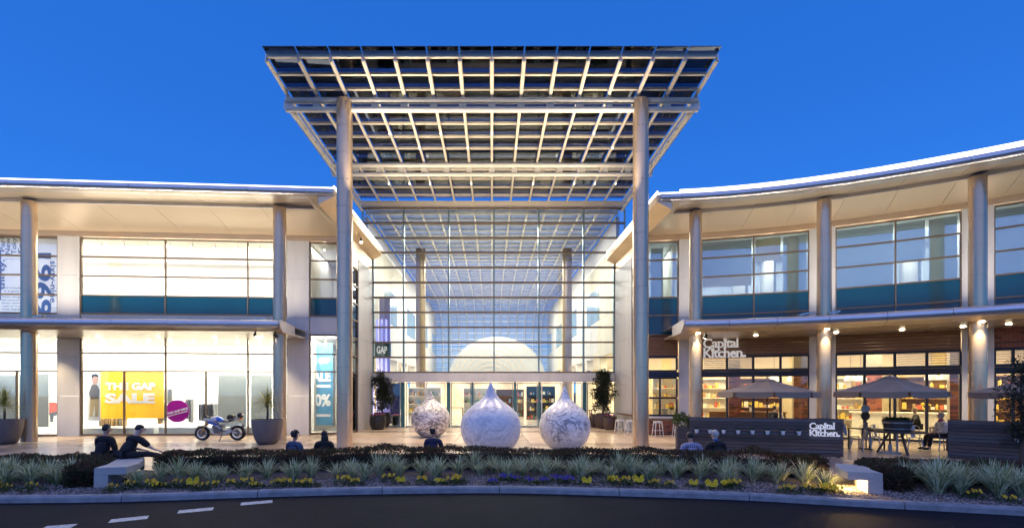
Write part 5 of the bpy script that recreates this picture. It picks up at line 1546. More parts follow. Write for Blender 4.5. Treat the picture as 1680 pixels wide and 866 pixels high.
# ================================================================== restaurant terrace
# timber screens with shelves of white pots
M_wpot = mat('white_ceramic', (0.75,0.74,0.72), .35, 0, .03, 5)
M_herb = leaf_mat('herb_leaf', [(0.02,0.05,0.012),(0.05,0.09,0.02)], 30)
M_shrub = leaf_mat('shrub_leaf', [(0.05,0.09,0.02),(0.10,0.15,0.03),(0.15,0.19,0.05)], 12)
M_sign = mat('white_letters', (0.80,0.79,0.78), .5, 0, .02, 5, emit=(1,.95,.9), estr=.22)  # faint emission put into the white letters to make them brighter
class Line:
    def __init__(s, a, b): s.a = Vector((*a,0)); s.b = Vector((*b,0)); s.t = (s.b-s.a).normalized(); s.n = Vector((s.t.y,-s.t.x,0)); s.L = (s.b-s.a).length
    def at(s, u, o=0.0): p = s.a+s.t*u+s.n*o; return p.x,p.y
    def ang(s): return math.atan2(s.t.y,s.t.x)
def lbox(mb, L, u0, u1, o0, o1, z0, z1):
    p = [L.at(u0,o1),L.at(u1,o1),L.at(u1,o0),L.at(u0,o0)]
    return mb.prism(p, z0, z1)
BRD = [M_grey, mat('brown_board', (0.125,0.088,0.070), .65, 0, .35, 2.5, .3, 50, stretch=(1,1,12)), mat('silver_board', (0.115,0.10,0.098), .65, 0, .35, 2.5, .3, 50, stretch=(1,1,12))]
def screen(L, h, label, shelf, pots, nb=11, depth=.5):
    t = thing('timber_screen', label, 'planter screen', (L.a.x,L.a.y,0))
    bh = h/nb
    for i in range(nb):
        g = MB(); lbox(g, L, 0, L.L, -.03, .006*((i*7)%3), .02+i*bh*.99+.008, .02+(i+1)*bh*.99-.008); put('board', g, BRD[(i*5+i//3)%3], t)
    g = MB(); lbox(g, L, .02, L.L-.02, -.045, -.0305, .02, h-.02); put('added_backing', g, M_dark, t)  # dark board added behind to stop light coming through the gaps
    for u in (0.0,L.L):        # end boards
        e = 1 if u else -1
        for i in range(nb):
            g = MB(); lbox(g, L, u-.015, u+.015, -depth, -.032, .02+i*bh*.99+.005, .02+(i+1)*bh*.99-.005); put('board', g, M_grey, t)
    for u in (0.1,L.L/3,2*L.L/3,L.L-.1):
        g = MB(); lbox(g, L, u-.03, u+.03, -.11, -.046, 0, h-.03); put('post', g, M_dark, t)
    g = MB(); lbox(g, L, -.02, L.L+.02, -.07, .01, h+.004, h+.034); put('cap', g, M_grey, t)
    u0,u1,zs = shelf
    g = MB(); lbox(g, L, u0, u1, .004, .17, zs-.03, zs); put('shelf', g, M_grey, t)
    for j,u in enumerate(pots):
        x,y = L.at(u,.09); pt = thing('white_pot', 'small white pot, ' + ordw[len(pots)-1-j] + ' ' + label_pot, 'pot', (x,y,zs), 0, grp_pot)
        g = MB(); g.lathe([(.045,zs+.002),(.072,zs+.13),(.068,zs+.13),(.06,zs+.10)], 16, (x,y,0)); put('pot', g, M_wpot, pt, smooth=True)
        g = MB(); rnd = random.Random(j)
        for i in range(40):
            a = rnd.uniform(0,6.28); q = .05*math.sqrt(rnd.random())
            add_leaf(g, Vector((x+q*math.cos(a),y+q*math.sin(a),zs+.11)), Vector((math.cos(a)*.6,math.sin(a)*.6,1)), Vector((math.sin(a),math.cos(a),.2)), rnd.uniform(.05,.10), .02)
        put('herb', g, M_herb, pt, fix=False)
    return t
LA = Line((xat(1131,16.1),16.1), (xat(1384,14.95),14.95))
zA = 1.17
ordw = ('first','second','third','fourth','fifth','sixth','seventh','eighth')
label_pot, grp_pot = 'from the lettering on the timber screen shelf', 'white pots on the lettered screen'
pu = [LA.L*(px-1131)/253.0 for px in (1143,1166,1189.5,1214,1238,1262.5,1287.5,1313)]
scrA = screen(LA, zA, 'grey timber terrace screen with white pots and restaurant lettering', (0.0,LA.L*.785,.68), pu)
label_pot, grp_pot = 'from the far end on the plain timber screen shelf', 'white pots on the plain screen'
LB_ = Line((xat(1556,14.7),14.7), (xat(1760,13.0),13.0))
scrB = screen(LB_, 1.16, 'plain grey timber terrace screen behind the dark young tree', (1.05,LB_.L-.1,.63), [1.42,1.95,2.5])

# lettering in a bold serif hand: strokes built as solid shapes
def serif_letters(body, H, m, parent, loc, ang, name='lettering', lift=.02):
    """Bold serif lettering: the built in face made heavy, with slab serifs set on the stems."""
    me = text_mesh(name, body, H*1.38, m, depth=lift, offset=H*.028, align='LEFT', sx=.98, spacing=.93)
    bm = bmesh.new(); bm.from_mesh(me)
    # serif positions: measured from every near-vertical stem foot/top of the outlines
    feet = {}
    for e in bm.edges:
        a,b = e.verts[0].co, e.verts[1].co
        if abs(a.z-b.z) > 1e-5 or a.z < 0: continue
        if abs(a.y-b.y) < 1e-4 and H*.07 < abs(a.x-b.x) < H*.30: feet.setdefault((round(min(a.x,b.x),4),round(max(a.x,b.x),4),round(a.y,4)), 1)
    ys = [k[2] for k in feet]
    for (x0,x1,y) in feet:
        w = H*.075; hh = H*.055
        up = any(abs(v.co.y-(y+H*.2)) < H*.35 and x0-1e-3 <= v.co.x <= x1+1e-3 and v.co.y > y for v in bm.verts)
        y0,y1 = (y,y+hh)
        r = bmesh.ops.create_cube(bm, size=1.0)
        for v in r['verts']:
            v.co = Vector(((x0+x1)/2+v.co.x*(x1-x0+2*w), (y0+y1)/2+v.co.y*(y1-y0) - (0 if up else hh), v.co.z*lift*.96))
    bm.to_mesh(me); bm.free()
    o = obj(name, me, parent); w_ = WL[parent] if parent is not None else Vector((0,0,0))
    o.location = Vector(loc)-w_; o.rotation_euler = (R(90),0,ang)
    return o
xs_, ys_ = LA.at(LA.L*(1330-1131)/253.0, .03)
serif_letters('Capital', .20, M_sign, scrA, (xs_,ys_,.965), LA.ang())
serif_letters('Kitchen.', .20, M_sign, scrA, (xs_,ys_,.745), LA.ang())
# letters on the facade above the windows
s_ = FR.s_px(1153,.35); xk,yk = FR.at(s_,.35)
sign = thing('restaurant_sign', 'raised white serif letters reading Capital Kitchen on the timber band', 'sign', (xk,yk,3.6))
sB_ = 22.4/FPX
serif_letters('Capital', .43, M_sign, sign, (xk,yk,4.25), FR.ang(s_+1), 'lettering', .05)
serif_letters('Kitchen.', .43, M_sign, sign, (xk,yk,3.80), FR.ang(s_+1), 'lettering', .05)
for u in (.2,1.0,1.8):
    x,y = FR.at(s_+u,.2); g = MB(); g.obox((x,y,4.30), .02,.32,.02, FR.ang(s_+u)); g.obox((x,y,3.84), .02,.32,.02, FR.ang(s_+u)); put('standoff', g, M_steel, sign)

# planter box with a shrub at the screen's end
xb,yb = LA.at(-.20,-.25)
t = thing('end_planter', 'low grey board planter with a green shrub at the screen end', 'planter', (xb,yb,0))
for i in range(7):
    g = MB(); lbox(g, LA, -.38, -.03, -.55, -.01, .02+i*.12+.004, .02+(i+1)*.12-.004); put('board', g, M_grey, t)
g = MB(); rnd = random.Random(4)
for i in range(900):
    u = Vector((rnd.gauss(0,1),rnd.gauss(0,1),rnd.gauss(0,1))).normalized()*rnd.random()**.4
    p = Vector((xb-.02+u.x*.30, yb+u.y*.32, 1.06+u.z*.24+ .06*math.sin(u.x*9)))
    add_leaf(g, p, u+Vector((0,0,.5)), Vector((rnd.uniform(-1,1),rnd.uniform(-1,1),1)), rnd.uniform(.05,.09), .035)
put('foliage', g, M_shrub, t, fix=False)

# ------------------------------------------------------------------ parasols
M_can = mat('parasol_cloth', (0.26,0.195,0.14), .85, 0, .08, 2.0, .15, 90, sheen=.2)
M_pole = mat('parasol_timber', (0.16,0.075,0.03), .5, 0, .2, 8)
def parasol(px, D, half, ztop, zrim, label):
    x = xat(px,D); t = thing('parasol', label, 'parasol', (x,D,0), 0, 'parasols on the terrace')
    n = 8; ring = [(x+half*math.cos(R(45*i+22.5)), D+half*math.sin(R(45*i+22.5))) for i in range(n)]
    for i in range(n):
        a,b = ring[i],ring[(i+1)%n]; g = MB(); k = 5
        for j in range(k+1):
            q = j/k; sag = -.07*math.sin(math.pi*q)
            for e in range(5):
                f = e/4; p = (a[0]+(b[0]-a[0])*f, a[1]+(b[1]-a[1])*f)
                rr = .10+.90*q
                g.v.append((x+(p[0]-x)*rr, D+(p[1]-D)*rr, ztop+(zrim-ztop)*q**.92 + sag*(math.sin(math.pi*f)*.8+.1)))
        for j in range(k):
            for e in range(4): g.f.append((j*5+e,j*5+e+1,(j+1)*5+e+1,(j+1)*5+e)); g.m.append(0)
        pn = put('canopy_panel', g, M_can, t, smooth=True, fix=False)
        g = MB(); 
        for e in range(9):
            f = .03+.94*e/8; p = (a[0]+(b[0]-a[0])*f, a[1]+(b[1]-a[1])*f); dr = .20 - (.07*(abs(f-.5)*2)**6)
            zz = zrim-.07*math.sin(math.pi)*.8-.007 - .056*0
            g.v += [(p[0],p[1],zrim-.003),(p[0]+(p[0]-x)*.012,p[1]+(p[1]-D)*.012,zrim-dr)]
        for e in range(8): g.f.append((2*e,2*e+1,2*e+3,2*e+2)); g.m.append(0)
        put('valance', g, M_can, pn, fix=False)
        g = MB(); g.tube([(x+.05*math.cos(R(45*i+22.5)),D+.05*math.sin(R(45*i+22.5)),ztop-.04),(ring[i][0],ring[i][1],zrim-.03)], .012, 5); put('rib', g, M_pole, t)
    g = MB(); vt = []
    for j,(rr,zz) in enumerate(((.30,.0),(.16,.06),(.02,.10))):
        for i in range(n): vt.append((x+rr*math.cos(R(45*i+22.5)), D+rr*math.sin(R(45*i+22.5)), ztop-.03+zz))
    g.add(vt, [(j*n+i,j*n+(i+1)%n,(j+1)*n+(i+1)%n,(j+1)*n+i) for j in range(2) for i in range(n)]); put('top_vent', g, M_can, t, smooth=True, fix=False)
    g = MB(); g.lathe([(.024,.06),(.024,ztop+.07),(.035,ztop+.09),(.001,ztop+.13)], 12, (x,D,0)); put('pole', g, M_pole, t, smooth=True)
    g = MB(); g.lathe([(.30,0),(.30,.05),(.06,.07),(.045,.30),(.03,.30)], 24, (x,D,0)); put('base', g, M_conc, t, smooth=True)
parasol(1258.5, 17.3, 1.62, 2.46, 2.03, 'taupe parasol rising behind the lettered timber screen')
parasol(1460, 16.1, 1.58, 2.52, 2.04, 'taupe parasol over the round table with the wooden tub')
parasol(1694, 14.9, 1.55, 2.45, 2.02, 'taupe parasol behind the plain right hand timber screen')

# ------------------------------------------------------------------ metal stools and chairs
M_stool = mat('white_enamel', (0.72,0.71,0.69), .3, .2, .04, 5)
M_galv = mat('galvanised_steel', (0.40,0.40,0.41), .35, .8, .1, 8)
def stool_proto(m, h=.70):
    t = local(thing('metal_stool', 'white metal bar stool', 'stool'))
    g = MB(); s = .155; g.hexa([(-s,-s,h-.02),(s,-s,h-.02),(s,s,h-.02),(-s,s,h-.02),(-s*.94,-s*.94,h),(s*.94,-s*.94,h),(s*.94,s*.94,h),(-s*.94,s*.94,h)]); put('seat', g, m, t)
    for a in (-1,1):
        for b in (-1,1):
            g = MB(); g.tube([(a*.13,b*.13,h-.02),(a*.20,b*.20,0)], [.026,.015], 6); put('leg', g, m, t)
    for z,q in ((.28,.172),):
        for i in range(4):
            c = [(-q,-q,z),(q,-q,z),(q,q,z),(-q,q,z)]; g = MB(); g.tube([c[i],c[(i+1)%4]], .008, 5); put('stretcher', g, m, t)
    g = MB(); q = .142; c = [(-q,-q,h-.09),(q,-q,h-.09),(q,q,h-.09),(-q,q,h-.09),(-q,-q,h-.09)]
    for i in range(4): g.obox(((c[i][0]+c[i+1][0])/2,(c[i][1]+c[i+1][1])/2,h-.055), (.30 if i%2 == 0 else .012), (.012 if i%2 == 0 else .30), .07)
    put('apron', g, m, t)
    return t
st = stool_proto(M_stool)
def S_(px, py, lab, rz=0, src=None, first=False):
    D = dground(py); o = src if first else copy_tree(src); o.location = (xat(px,D),D,0); o.rotation_euler = (0,0,rz); o['label'] = lab; o['group'] = 'bar stools'; return o
S_(1079, 715.5, 'white stool in front of the brick below the navy window', .05, st, True)
S_(1112, 716, 'white stool half behind the wall pier beside the brick', -.1, st)
S_(1017, 711.5, 'white stool at the court wall nearest the magenta flower pot', .2, st)
S_(1034, 713.5, 'white stool at the court wall just behind the canopy column', .1, st)
# counter ledge on the court wall
g = MB(); g.box(6.72, 7.09, 24.0, 26.3, .84, .89); tag(put('wall_counter', g, M_wood, origin=(6.9,25,.84)), 'narrow bar counter fixed along the right court wall', 'counter')
def chair_proto(m):
    t = local(thing('metal_chair', 'galvanised metal cafe chair', 'chair')); h = .45; s = .18
    g = MB(); g.hexa([(-s,-s,h-.02),(s,-s,h-.02),(s,s,h-.02),(-s,s,h-.02),(-s,-s,h),(s,-s,h),(s,s,h),(-s,s,h)]); put('seat', g, m, t)
    for a in (-1,1):
        for b in (-1,1):
            g = MB(); g.tube([(a*.16,b*.16,h-.02),(a*.22,b*.22,0)], [.022,.014], 6); put('leg', g, m, t)
    g = MB(); g.tube([(-.18,.17,h),(-.185,.24,.78),(-.12,.26,.84),(.12,.26,.84),(.185,.24,.78),(.18,.17,h)], .013, 6); put('back_frame', g, m, t)
    g = MB(); g.hexa([(-.06,.175,h),(.06,.175,h),(.06,.185,h),(-.06,.185,h),(-.07,.25,.83),(.07,.25,.83),(.07,.26,.83),(-.07,.26,.83)]); put('back_slat', g, m, t)
    return t
ch = chair_proto(M_galv)
first = [True]
def CH(px, D, rz, lab):
    o = ch if first[0] else copy_tree(ch); first[0] = False
    o.location = (xat(px,D),D,0); o.rotation_euler = (0,0,rz); o['label'] = lab; o['group'] = 'cafe chairs'
CH(1412, 16.6, R(200), 'galvanised chair behind the high table at the screen end')
CH(1428, 17.2, R(100), 'galvanised chair left of the round table trestle')
CH(1446, 17.4, R(20), 'galvanised chair close behind the left of the round table')
CH(1500, 17.0, R(-30), 'galvanised chair close behind the right of the round table')
CH(1545, 16.7, R(80), 'galvanised chair the blonde woman sits on')
CH(1395, 17.6, R(10), 'galvanised chair half hidden by the lettered screen')
# round table with trestle legs, wooden tub on top
D = 16.0; x = xat(1472,D)
t = thing('round_table', 'round timber table on splayed legs under the parasol', 'table', (x,D,0))
g = MB(); g.lathe([(.70,.70),(.76,.715),(.76,.745),(.74,.75)], 36, (x,D,0)); put('table_top', g, M_grey, t, smooth=True)
for a in (20,140,260): 
    g = MB(); c,s = math.cos(R(a)),math.sin(R(a)); g.tube([(x+.20*c,D+.20*s,.70),(x+.52*c,D+.52*s,0)], .035, 6); put('leg', g, M_grey, t)
g = MB(); g.tube([(x,D,.70),(x,D,.0)], .03, 10); put('centre_post', g, M_galv, t)
tb = thing('wooden_tub', 'half barrel wooden tub with low plants on the round table', 'tub', (x,D,.752))
n = 20
for i in range(n):
    a0,a1 = 2*math.pi*i/n+.006, 2*math.pi*(i+1)/n-.006; g = MB(); r0,r1 = .34,.41
    p = lambda r,a,z: (x+r*math.cos(a), D+r*math.sin(a), z)
    g.hexa([p(r0-.02,a0,.753),p(r0,a0,.753),p(r0,a1,.753),p(r0-.02,a1,.753),p(r1-.02,a0,1.12),p(r1,a0,1.12),p(r1,a1,1.12),p(r1-.02,a1,1.12)]); put('stave', g, M_grey, tb)
for z,r in ((.83,.366),(1.03,.404)):
    g = MB(); g.lathe([(r-.012,z-.02),(r+.004,z-.02),(r+.006,z+.02),(r-.012,z+.02)], 32, (x,D,0)); g.f = [f for f in g.f if len(f) == 4]; g.m = g.m[:len(g.f)]; put('hoop', g, M_galv, tb, fix=False)
g = MB(); g.lathe([(.001,1.06),(.37,1.055)], 20, (x,D,0)); put('soil', g, M_earth, tb, fix=False)
g = MB(); rnd = random.Random(9)
for i in range(420):
    a = rnd.uniform(0,6.28); q = .38*math.sqrt(rnd.random())
    add_leaf(g, Vector((x+q*math.cos(a),D+q*math.sin(a),1.06+.10*rnd.random())), Vector((math.cos(a),math.sin(a),rnd.uniform(.2,1.5))), Vector((0,0,1)), rnd.uniform(.06,.12), .04)
put('plants', g, M_herb, tb, fix=False)
# high dark table, rectangular
D = 16.9; x0,x1 = xat(1402,D),xat(1440,D)
t = thing('dark_table', 'thin legged dark rectangular table beside the lettered screen', 'table', ((x0+x1)/2,D,0))
g = MB(); g.box(x0,x1,D-.35,D+.35,.74,.77); put('table_top', g, M_dark, t)
for a in (x0+.03,x1-.03):
    for b in (D-.32,D+.32): g = MB(); g.box(a-.018,a+.018,b-.018,b+.018,0,.739); put('leg', g, M_dark, t)
D = 18.2; x0,x1 = xat(1492,D),xat(1540,D)
t = thing('dark_table', 'dark rectangular table where the blonde woman sits', 'table', ((x0+x1)/2,D-1.2,0))
g = MB(); g.box(x0,x1,D-1.5,D-.8,.74,.77); put('table_top', g, M_dark, t)
for a in (x0+.03,x1-.03):
    for b in (D-1.47,D-.83): g = MB(); g.box(a-.018,a+.018,b-.018,b+.018,0,.739); put('leg', g, M_dark, t)
xm,ym = (x0+x1)/2+.1, D-1.2
g = MB(); g.obox((xm,ym,.92), .30,.02,.24, R(10), R(-12)); g.obox((xm,ym+.10,.905), .30,.02,.21, R(10), R(18)); tag(put('menu_stand', g, M_wpot, origin=(xm,ym,.77)), 'folded white menu card standing on the dark table', 'menu')
D = 16.9; xv = xat(1420,D)
g = MB(); g.lathe([(.05,.771),(.07,.95),(.075,.98),(.06,.98)], 14, (xv,D,0)); tag(put('metal_bucket', g, M_galv, origin=(xv,D,.77), smooth=True), 'small galvanised bucket on the dark table by the screen', 'bucket')
D = 17.3; xs2 = xat(1421,D)
t = thing('fan_lamp', 'thin dark stand with two round discs behind the dark table', 'stand', (xs2,D,0))
g = MB(); g.tube([(xs2,D,0),(xs2,D,1.75)], .02, 8); put('pole', g, M_dark, t)
g = MB(); g.lathe([(.2,0),(.2,.03),(.03,.05)], 20, (xs2,D,0)); put('base', g, M_dark, t)
AYt = Matrix.Rotation(R(90),3,'X')
for z,m_ in ((1.42,M_wpot),(1.18,M_pole)):
    g = MB(); g.lathe([(.001,-.02),(.15,-.02),(.165,0),(.15,.02),(.001,.02)], 24, (xs2-.06,D-.04,z), AYt); put('disc', g, m_, t, smooth=True)
def redscarf(t, hc, fw, rt, uu, nk):
    g = MB(); g.ell(nk+Vector((0,.02,.02)), .10,.10,.05, 12,6); put('scarf', g, mat('red_scarf', (.42,.06,.07), .8), t, smooth=True)
person('blonde woman in a pale blouse and red scarf seated at the terrace table', (xat(1548,16.7),16.7,0), R(78), M_grn, M_blk, M_hair_b, M_skin2, .45, .1, .1, .2, 'lap', 'fwd', 'short', k=1.0, group='restaurant guests', extra=redscarf)

# ================================================================== things behind the shop windows
M_ban = mat('yellow_banner', (0.80,0.45,0.05), .7, 0, .04, 1.5, .1, 8)
M_pap = mat('white_print', (0.82,0.82,0.82), .6, 0, .02, 5)
M_sky = mat('sky_blue_poster', (0.05,0.32,0.62), .6, 0, .04, 2)
M_mag_ = mat('magenta_disc', (0.36,0.02,0.30), .55, 0, .04, 2)
M_gry = mat('grey_board', (0.34,0.35,0.32), .7, 0, .08, 2)
M_ink = mat('dark_ink', (0.06,0.06,0.07), .6); M_blui = mat('blue_ink', (0.01,0.06,0.30), .6); M_pur = mat('purple_ink', (0.03,0.01,0.14), .6)
def onF(F, px, off, py=None, z=None):
    s = F.s_px(px,off); x,y = F.at(s,off)
    return s,x,y,(zat(py,y) if z is None else z)
def film(name, col):
    m = bpy.data.materials.new(name); m.use_nodes = True; n = m.node_tree.nodes; l = m.node_tree.links
    d = n.new('ShaderNodeBsdfDiffuse'); d.inputs[0].default_value = (*col,1); t = n.new('ShaderNodeBsdfTranslucent'); t.inputs[0].default_value = (*col,1)
    mx = n.new('ShaderNodeMixShader'); mx.inputs['Fac'].default_value = .5; l.new(d.outputs[0], mx.inputs[1]); l.new(t.outputs[0], mx.inputs[2]); l.new(mx.outputs[0], n['Material Output'].inputs['Surface'])
    return m
M_ban = film('yellow_banner_cloth', (0.92,0.66,0.09)); M_sky = film('blue_poster_film', (0.22,0.50,0.72)); M_mag_ = film('magenta_film', (0.42,0.02,0.36))
# SALE banner
def flatq(name, F, px0, px1, off, z0, z1, m, label=None, cat=None, thick=.02, wav=0.0, parent=None, n=1):
    s0,s1 = F.s_px(px0,off),F.s_px(px1,off)
    g = MB(); k = n
    prof = [(off-thick/2,z0),(off+thick/2,z0),(off+thick/2,z1),(off-thick/2,z1)]
    fseg(g, F, s0, s1, prof, k)
    if wav:
        for i,(x,y,z) in enumerate(g.v): g.v[i] = (x, y+wav*math.sin(i//4*1.3)*(.4+.6*(z1-z)/(z1-z0)), z)
    x,y = F.at((s0+s1)/2,off)
    o = put(name, g, m, parent, origin=(x,y,z0))
    if label: tag(o, label, cat)
    return o
o1 = -1.0
D1 = FL.at(FL.s_px(215,o1),o1)[1]
bn = flatq('sale_banner', FL, 164, 269, o1, zat(686,D1), zat(608,D1), M_ban, 'yellow hanging banner in the shop window with white sale lettering', 'banner', n=14, wav=.012)
aL = FL.ang(5.0)
def ftext(body, F, px, py, off, size, m, parent, wpx=None, rotz=0.0, bold=0.0, name='lettering', align='CENTER', depth=.006):
    """Lettering on a facade plane; wpx stretches it to a width seen in the photo."""
    s = F.s_px(px,off); x,y = F.at(s,off); z = zat(py,y)
    me = text_mesh(name, body, size, m, depth=depth, offset=bold, align=align)
    if wpx:
        xs = [v.co.x for v in me.vertices]; w = max(xs)-min(xs); k = (wpx*y/FPX/math.cos(F.ang(s)))/w if w else 1
        if rotz: 
            k = (wpx*y/FPX)/w
        for v in me.vertices: v.co.x *= k
    o = obj(name, me, parent); w_ = WL[parent]
    o.location = Vector((x,y,z))-w_; o.rotation_euler = (Matrix.Rotation(F.ang(s),4,'Z') @ Matrix.Rotation(R(90),4,'X') @ Matrix.Rotation(rotz,4,'Z')).to_euler()
    return o
ftext('THE GAP', FL, 214, 634, o1+.03, .46, M_pap, bn, 78, 0, .022)
ftext('SALE', FL, 213, 654, o1+.03, .62, M_pap, bn, 78, 0, .035)
# round magenta sign
s,x,y,z = onF(FL, 291, -.80, 674)
t = thing('round_sign', 'round magenta sale sign in the shop window above the motorbike', 'sign', (x,y,z-.5)); 
g = MB(); r_ = 18.5*y/FPX; AX = Matrix.Rotation(FL.ang(s),3,'Z') @ Matrix.Rotation(R(90),3,'X')
g.lathe([(.001,-.012),(r_,-.012),(r_,.012),(.001,.012)], 40, (x,y,z), AX); put('disc', g, M_mag_, t)
ftext('THE GAP SALE', FL, 291, 674, -.76, .13, M_pap, t, 34, R(16), .006)
g = MB(); g.obox((x+.02,y-.04,z-.13), 34*y/FPX, .004, .035, FL.ang(s), 0, R(-16)); put('underline', g, M_pap, t)
# blue poster near the corner
o2 = -1.6
s0_ = FL.s_px(510,o2); 
D2 = FL.at(FL.s_px(527,o2),o2)[1]
po = flatq('blue_sale_poster', FL, 508, 546, o2, zat(697,D2), zat(562,D2), M_sky, 'tall blue fifty percent sale poster in the corner window', 'poster')
ftext('THE GAP', FL, 522, 592, o2+.03, .38, M_pap, po, 36, 0, .018)
ftext('SALE', FL, 524, 618, o2+.03, .68, M_pap, po, 36, 0, .03)
ftext('50%', FL, 524, 657, o2+.03, .80, M_pap, po, 36, 0, .03)
for py in (633,681):
    s,x,y,z = onF(FL, 524, o2+.025, py); g = MB(); g.obox((x,y,z), 36*y/FPX, .006, .13, FL.ang(s)); put('rule', g, M_pap, po)
# grey display boards
for (p0,p1,y0,y1,lab) in ((358,404,615,704,'grey display board behind the motorbike tail'),(412,446,615,704,'grey display board behind the right cordyline'),(32,56,615,706,'narrow grey board behind the left column'),(-60,27,615,706,'wide grey board behind the left cordyline'),(63,80,613,700,'slim grey board right of the left column')):
    D_ = FL.at(FL.s_px((p0+p1)/2,-1.0),-1.0)[1]; flatq('display_board', FL, p0, p1, -1.0, zat(y1,D_), zat(y0,D_), M_gry, lab, 'board', .04)
# figure posters: flat printed photographs of a man in jacket, a seated man
def poly_print(name, F, off, base, layers, label):
    s,x,y,_ = onF(F, base[0], off, z=0)
    t = thing(name, label, 'poster', (x,y,zat(base[1],y)))
    for k,(m,pts,nm) in enumerate(layers):
        g = MB(); n = len(pts); vv = []
        for dd in (0,.006):
            for (px,py) in pts:
                ss = F.s_px(px,off+.002*k+dd); X,Y = F.at(ss,off+.002*k+dd); vv.append((X,Y,zat(py,Y)))
        g.add(vv, [tuple(range(n)), tuple(range(2*n-1,n-1,-1))] + [(i,(i+1)%n,n+(i+1)%n,n+i) for i in range(n)])
        put(nm, g, m, t)
M_kh = mat('print_khaki', (.50,.38,.20), .7); M_jk = mat('print_jacket', (.16,.12,.09), .7, 0, .4, 30); M_fl = mat('print_flesh', (.62,.36,.26), .7); M_rd = mat('print_red', (.40,.09,.08), .7, 0, .5, 40); M_dn = mat('print_denim', (.08,.09,.12), .7)
poly_print('man_poster', FL, -.6, (155,684), [
    (M_pap,[(144,612),(165,612),(165,690),(144,690)],'sheet'),
    (M_kh,[(148,652),(162,652),(162,668),(161,683),(156,683),(155,664),(152,683),(147,683)],'trousers'),
    (M_jk,[(150,632),(155,629),(160,632),(163,640),(162,654),(149,655),(146,645)],'jacket'),
    (M_fl,[(151,617),(154,614),(159,614),(161,618),(160,627),(157,631),(153,630),(151,625)],'face'),
    (M_hair_d,[(150,617),(152,613.5),(158,613),(161.5,616),(160,618),(154,617),(151.5,621)],'hair')], 'standing man in dark jacket and khaki trousers printed on a white poster')
poly_print('seated_man_poster', FL, -2.2, (84,690), [
    (M_pap,[(72,640),(97,640),(97,695),(72,695)],'sheet'),
    (M_rd,[(77,662),(83,659),(92,660),(96,664),(95,674),(88,676),(80,678),(76,672)],'shirt'),
    (M_dn,[(80,678),(95,674),(96,680),(88,682),(87,692),(82,692),(82,682)],'jeans'),
    (M_fl,[(73,682),(79,678),(81,681),(75,684)],'hand')], 'seated man in a red checked shirt printed on a poster by the pier')
# clothes rails with hanging garments
M_cl = [mat('garment_grey', (.22,.23,.24), .85, 0, .2, 10), mat('garment_olive', (.20,.20,.16), .85, 0, .2, 10), mat('garment_tan', (.40,.26,.12), .85, 0, .2, 10), mat('garment_blue', (.16,.20,.30), .85, 0, .2, 10), mat('garment_dark', (.07,.07,.08), .85, 0, .2, 10)]
def rail(F, px0, px1, off, zt_, L_, label, seed, cols):
    rnd = random.Random(seed); s0,s1 = sorted((F.s_px(px0,off),F.s_px(px1,off))); x,y = F.at((s0+s1)/2,off)
    t = thing('clothes_rail', label, 'clothes rail', (x,y,.05))
    g = MB(); a,b = F.at(s0,off),F.at(s1,off); g.tube([(*a,.05),(*a,zt_+.1),(*b,zt_+.1),(*b,.05)], .014, 6); put('rail', g, M_steel, t)
    n = max(3,int((s1-s0)/.085))
    for i in range(n):
        s = s0+(s1-s0)*(i+.5)/n; c = F.at(s,off); w = rnd.uniform(.17,.22); h = L_*rnd.uniform(.85,1.1); an = F.ang(s)+R(90)+rnd.uniform(-.25,.25)
        g = MB(); ux,uy = math.cos(an),math.sin(an); th = .022
        prof = [(-.04,0),(.04,0),(w,-.06),(w*.95,-.30),(w*.85,-h),(-w*.85,-h),(-w*.95,-.30),(-w,-.06)]
        vx = [(c[0]+ux*u-uy*th, c[1]+uy*u+ux*th, zt_+v) for u,v in prof]+[(c[0]+ux*u+uy*th, c[1]+uy*u-ux*th, zt_+v) for u,v in prof]
        k = len(prof); g.add(vx, [tuple(range(k)),tuple(range(2*k-1,k-1,-1))]+[(q,(q+1)%k,k+(q+1)%k,k+q) for q in range(k)]); put('garment', g, rnd.choice(cols), t)
rail(FL, 308, 317, -1.7, 1.70, 1.15, 'rail of blue grey coats behind the round magenta sign', 1, [M_cl[3],M_cl[0]])
rail(FL, 328, 356, -1.5, 1.45, .95, 'rail of grey jackets behind the motorbike handlebars', 2, [M_cl[0],M_cl[1],M_cl[4]])
rail(FL, 166, 206, -1.9, .78, .62, 'low rail of tan and grey trousers under the yellow banner', 3, [M_cl[2],M_cl[0],M_cl[2]])
rail(FL, 262, 270, -1.4, 1.5, 1.0, 'short rail of brown coats right of the yellow banner', 4, [M_cl[4],M_cl[2]])
rail(FL, 272, 282, -3.0, 2.2, .9, 'distant rail of mixed garments at the shop back', 5, M_cl)
# low white plinths along the window
for (p0,p1,lab) in ((140,268,'long white display plinth under the yellow banner'),(276,402,'long white display plinth behind the motorbike'),(410,468,'white display plinth behind the right cordyline')):
    s0,s1 = sorted((FL.s_px(p0,-1.2),FL.s_px(p1,-1.2))); g = MB(); fbox(g, FL, s0, s1, -2.3, -.45, .052, .32, 2); x,y = FL.at((s0+s1)/2,-1.2); tag(put('display_plinth', g, mat('plinth', (.52,.52,.48), .6), origin=(x,y,.05)), lab, 'plinth')

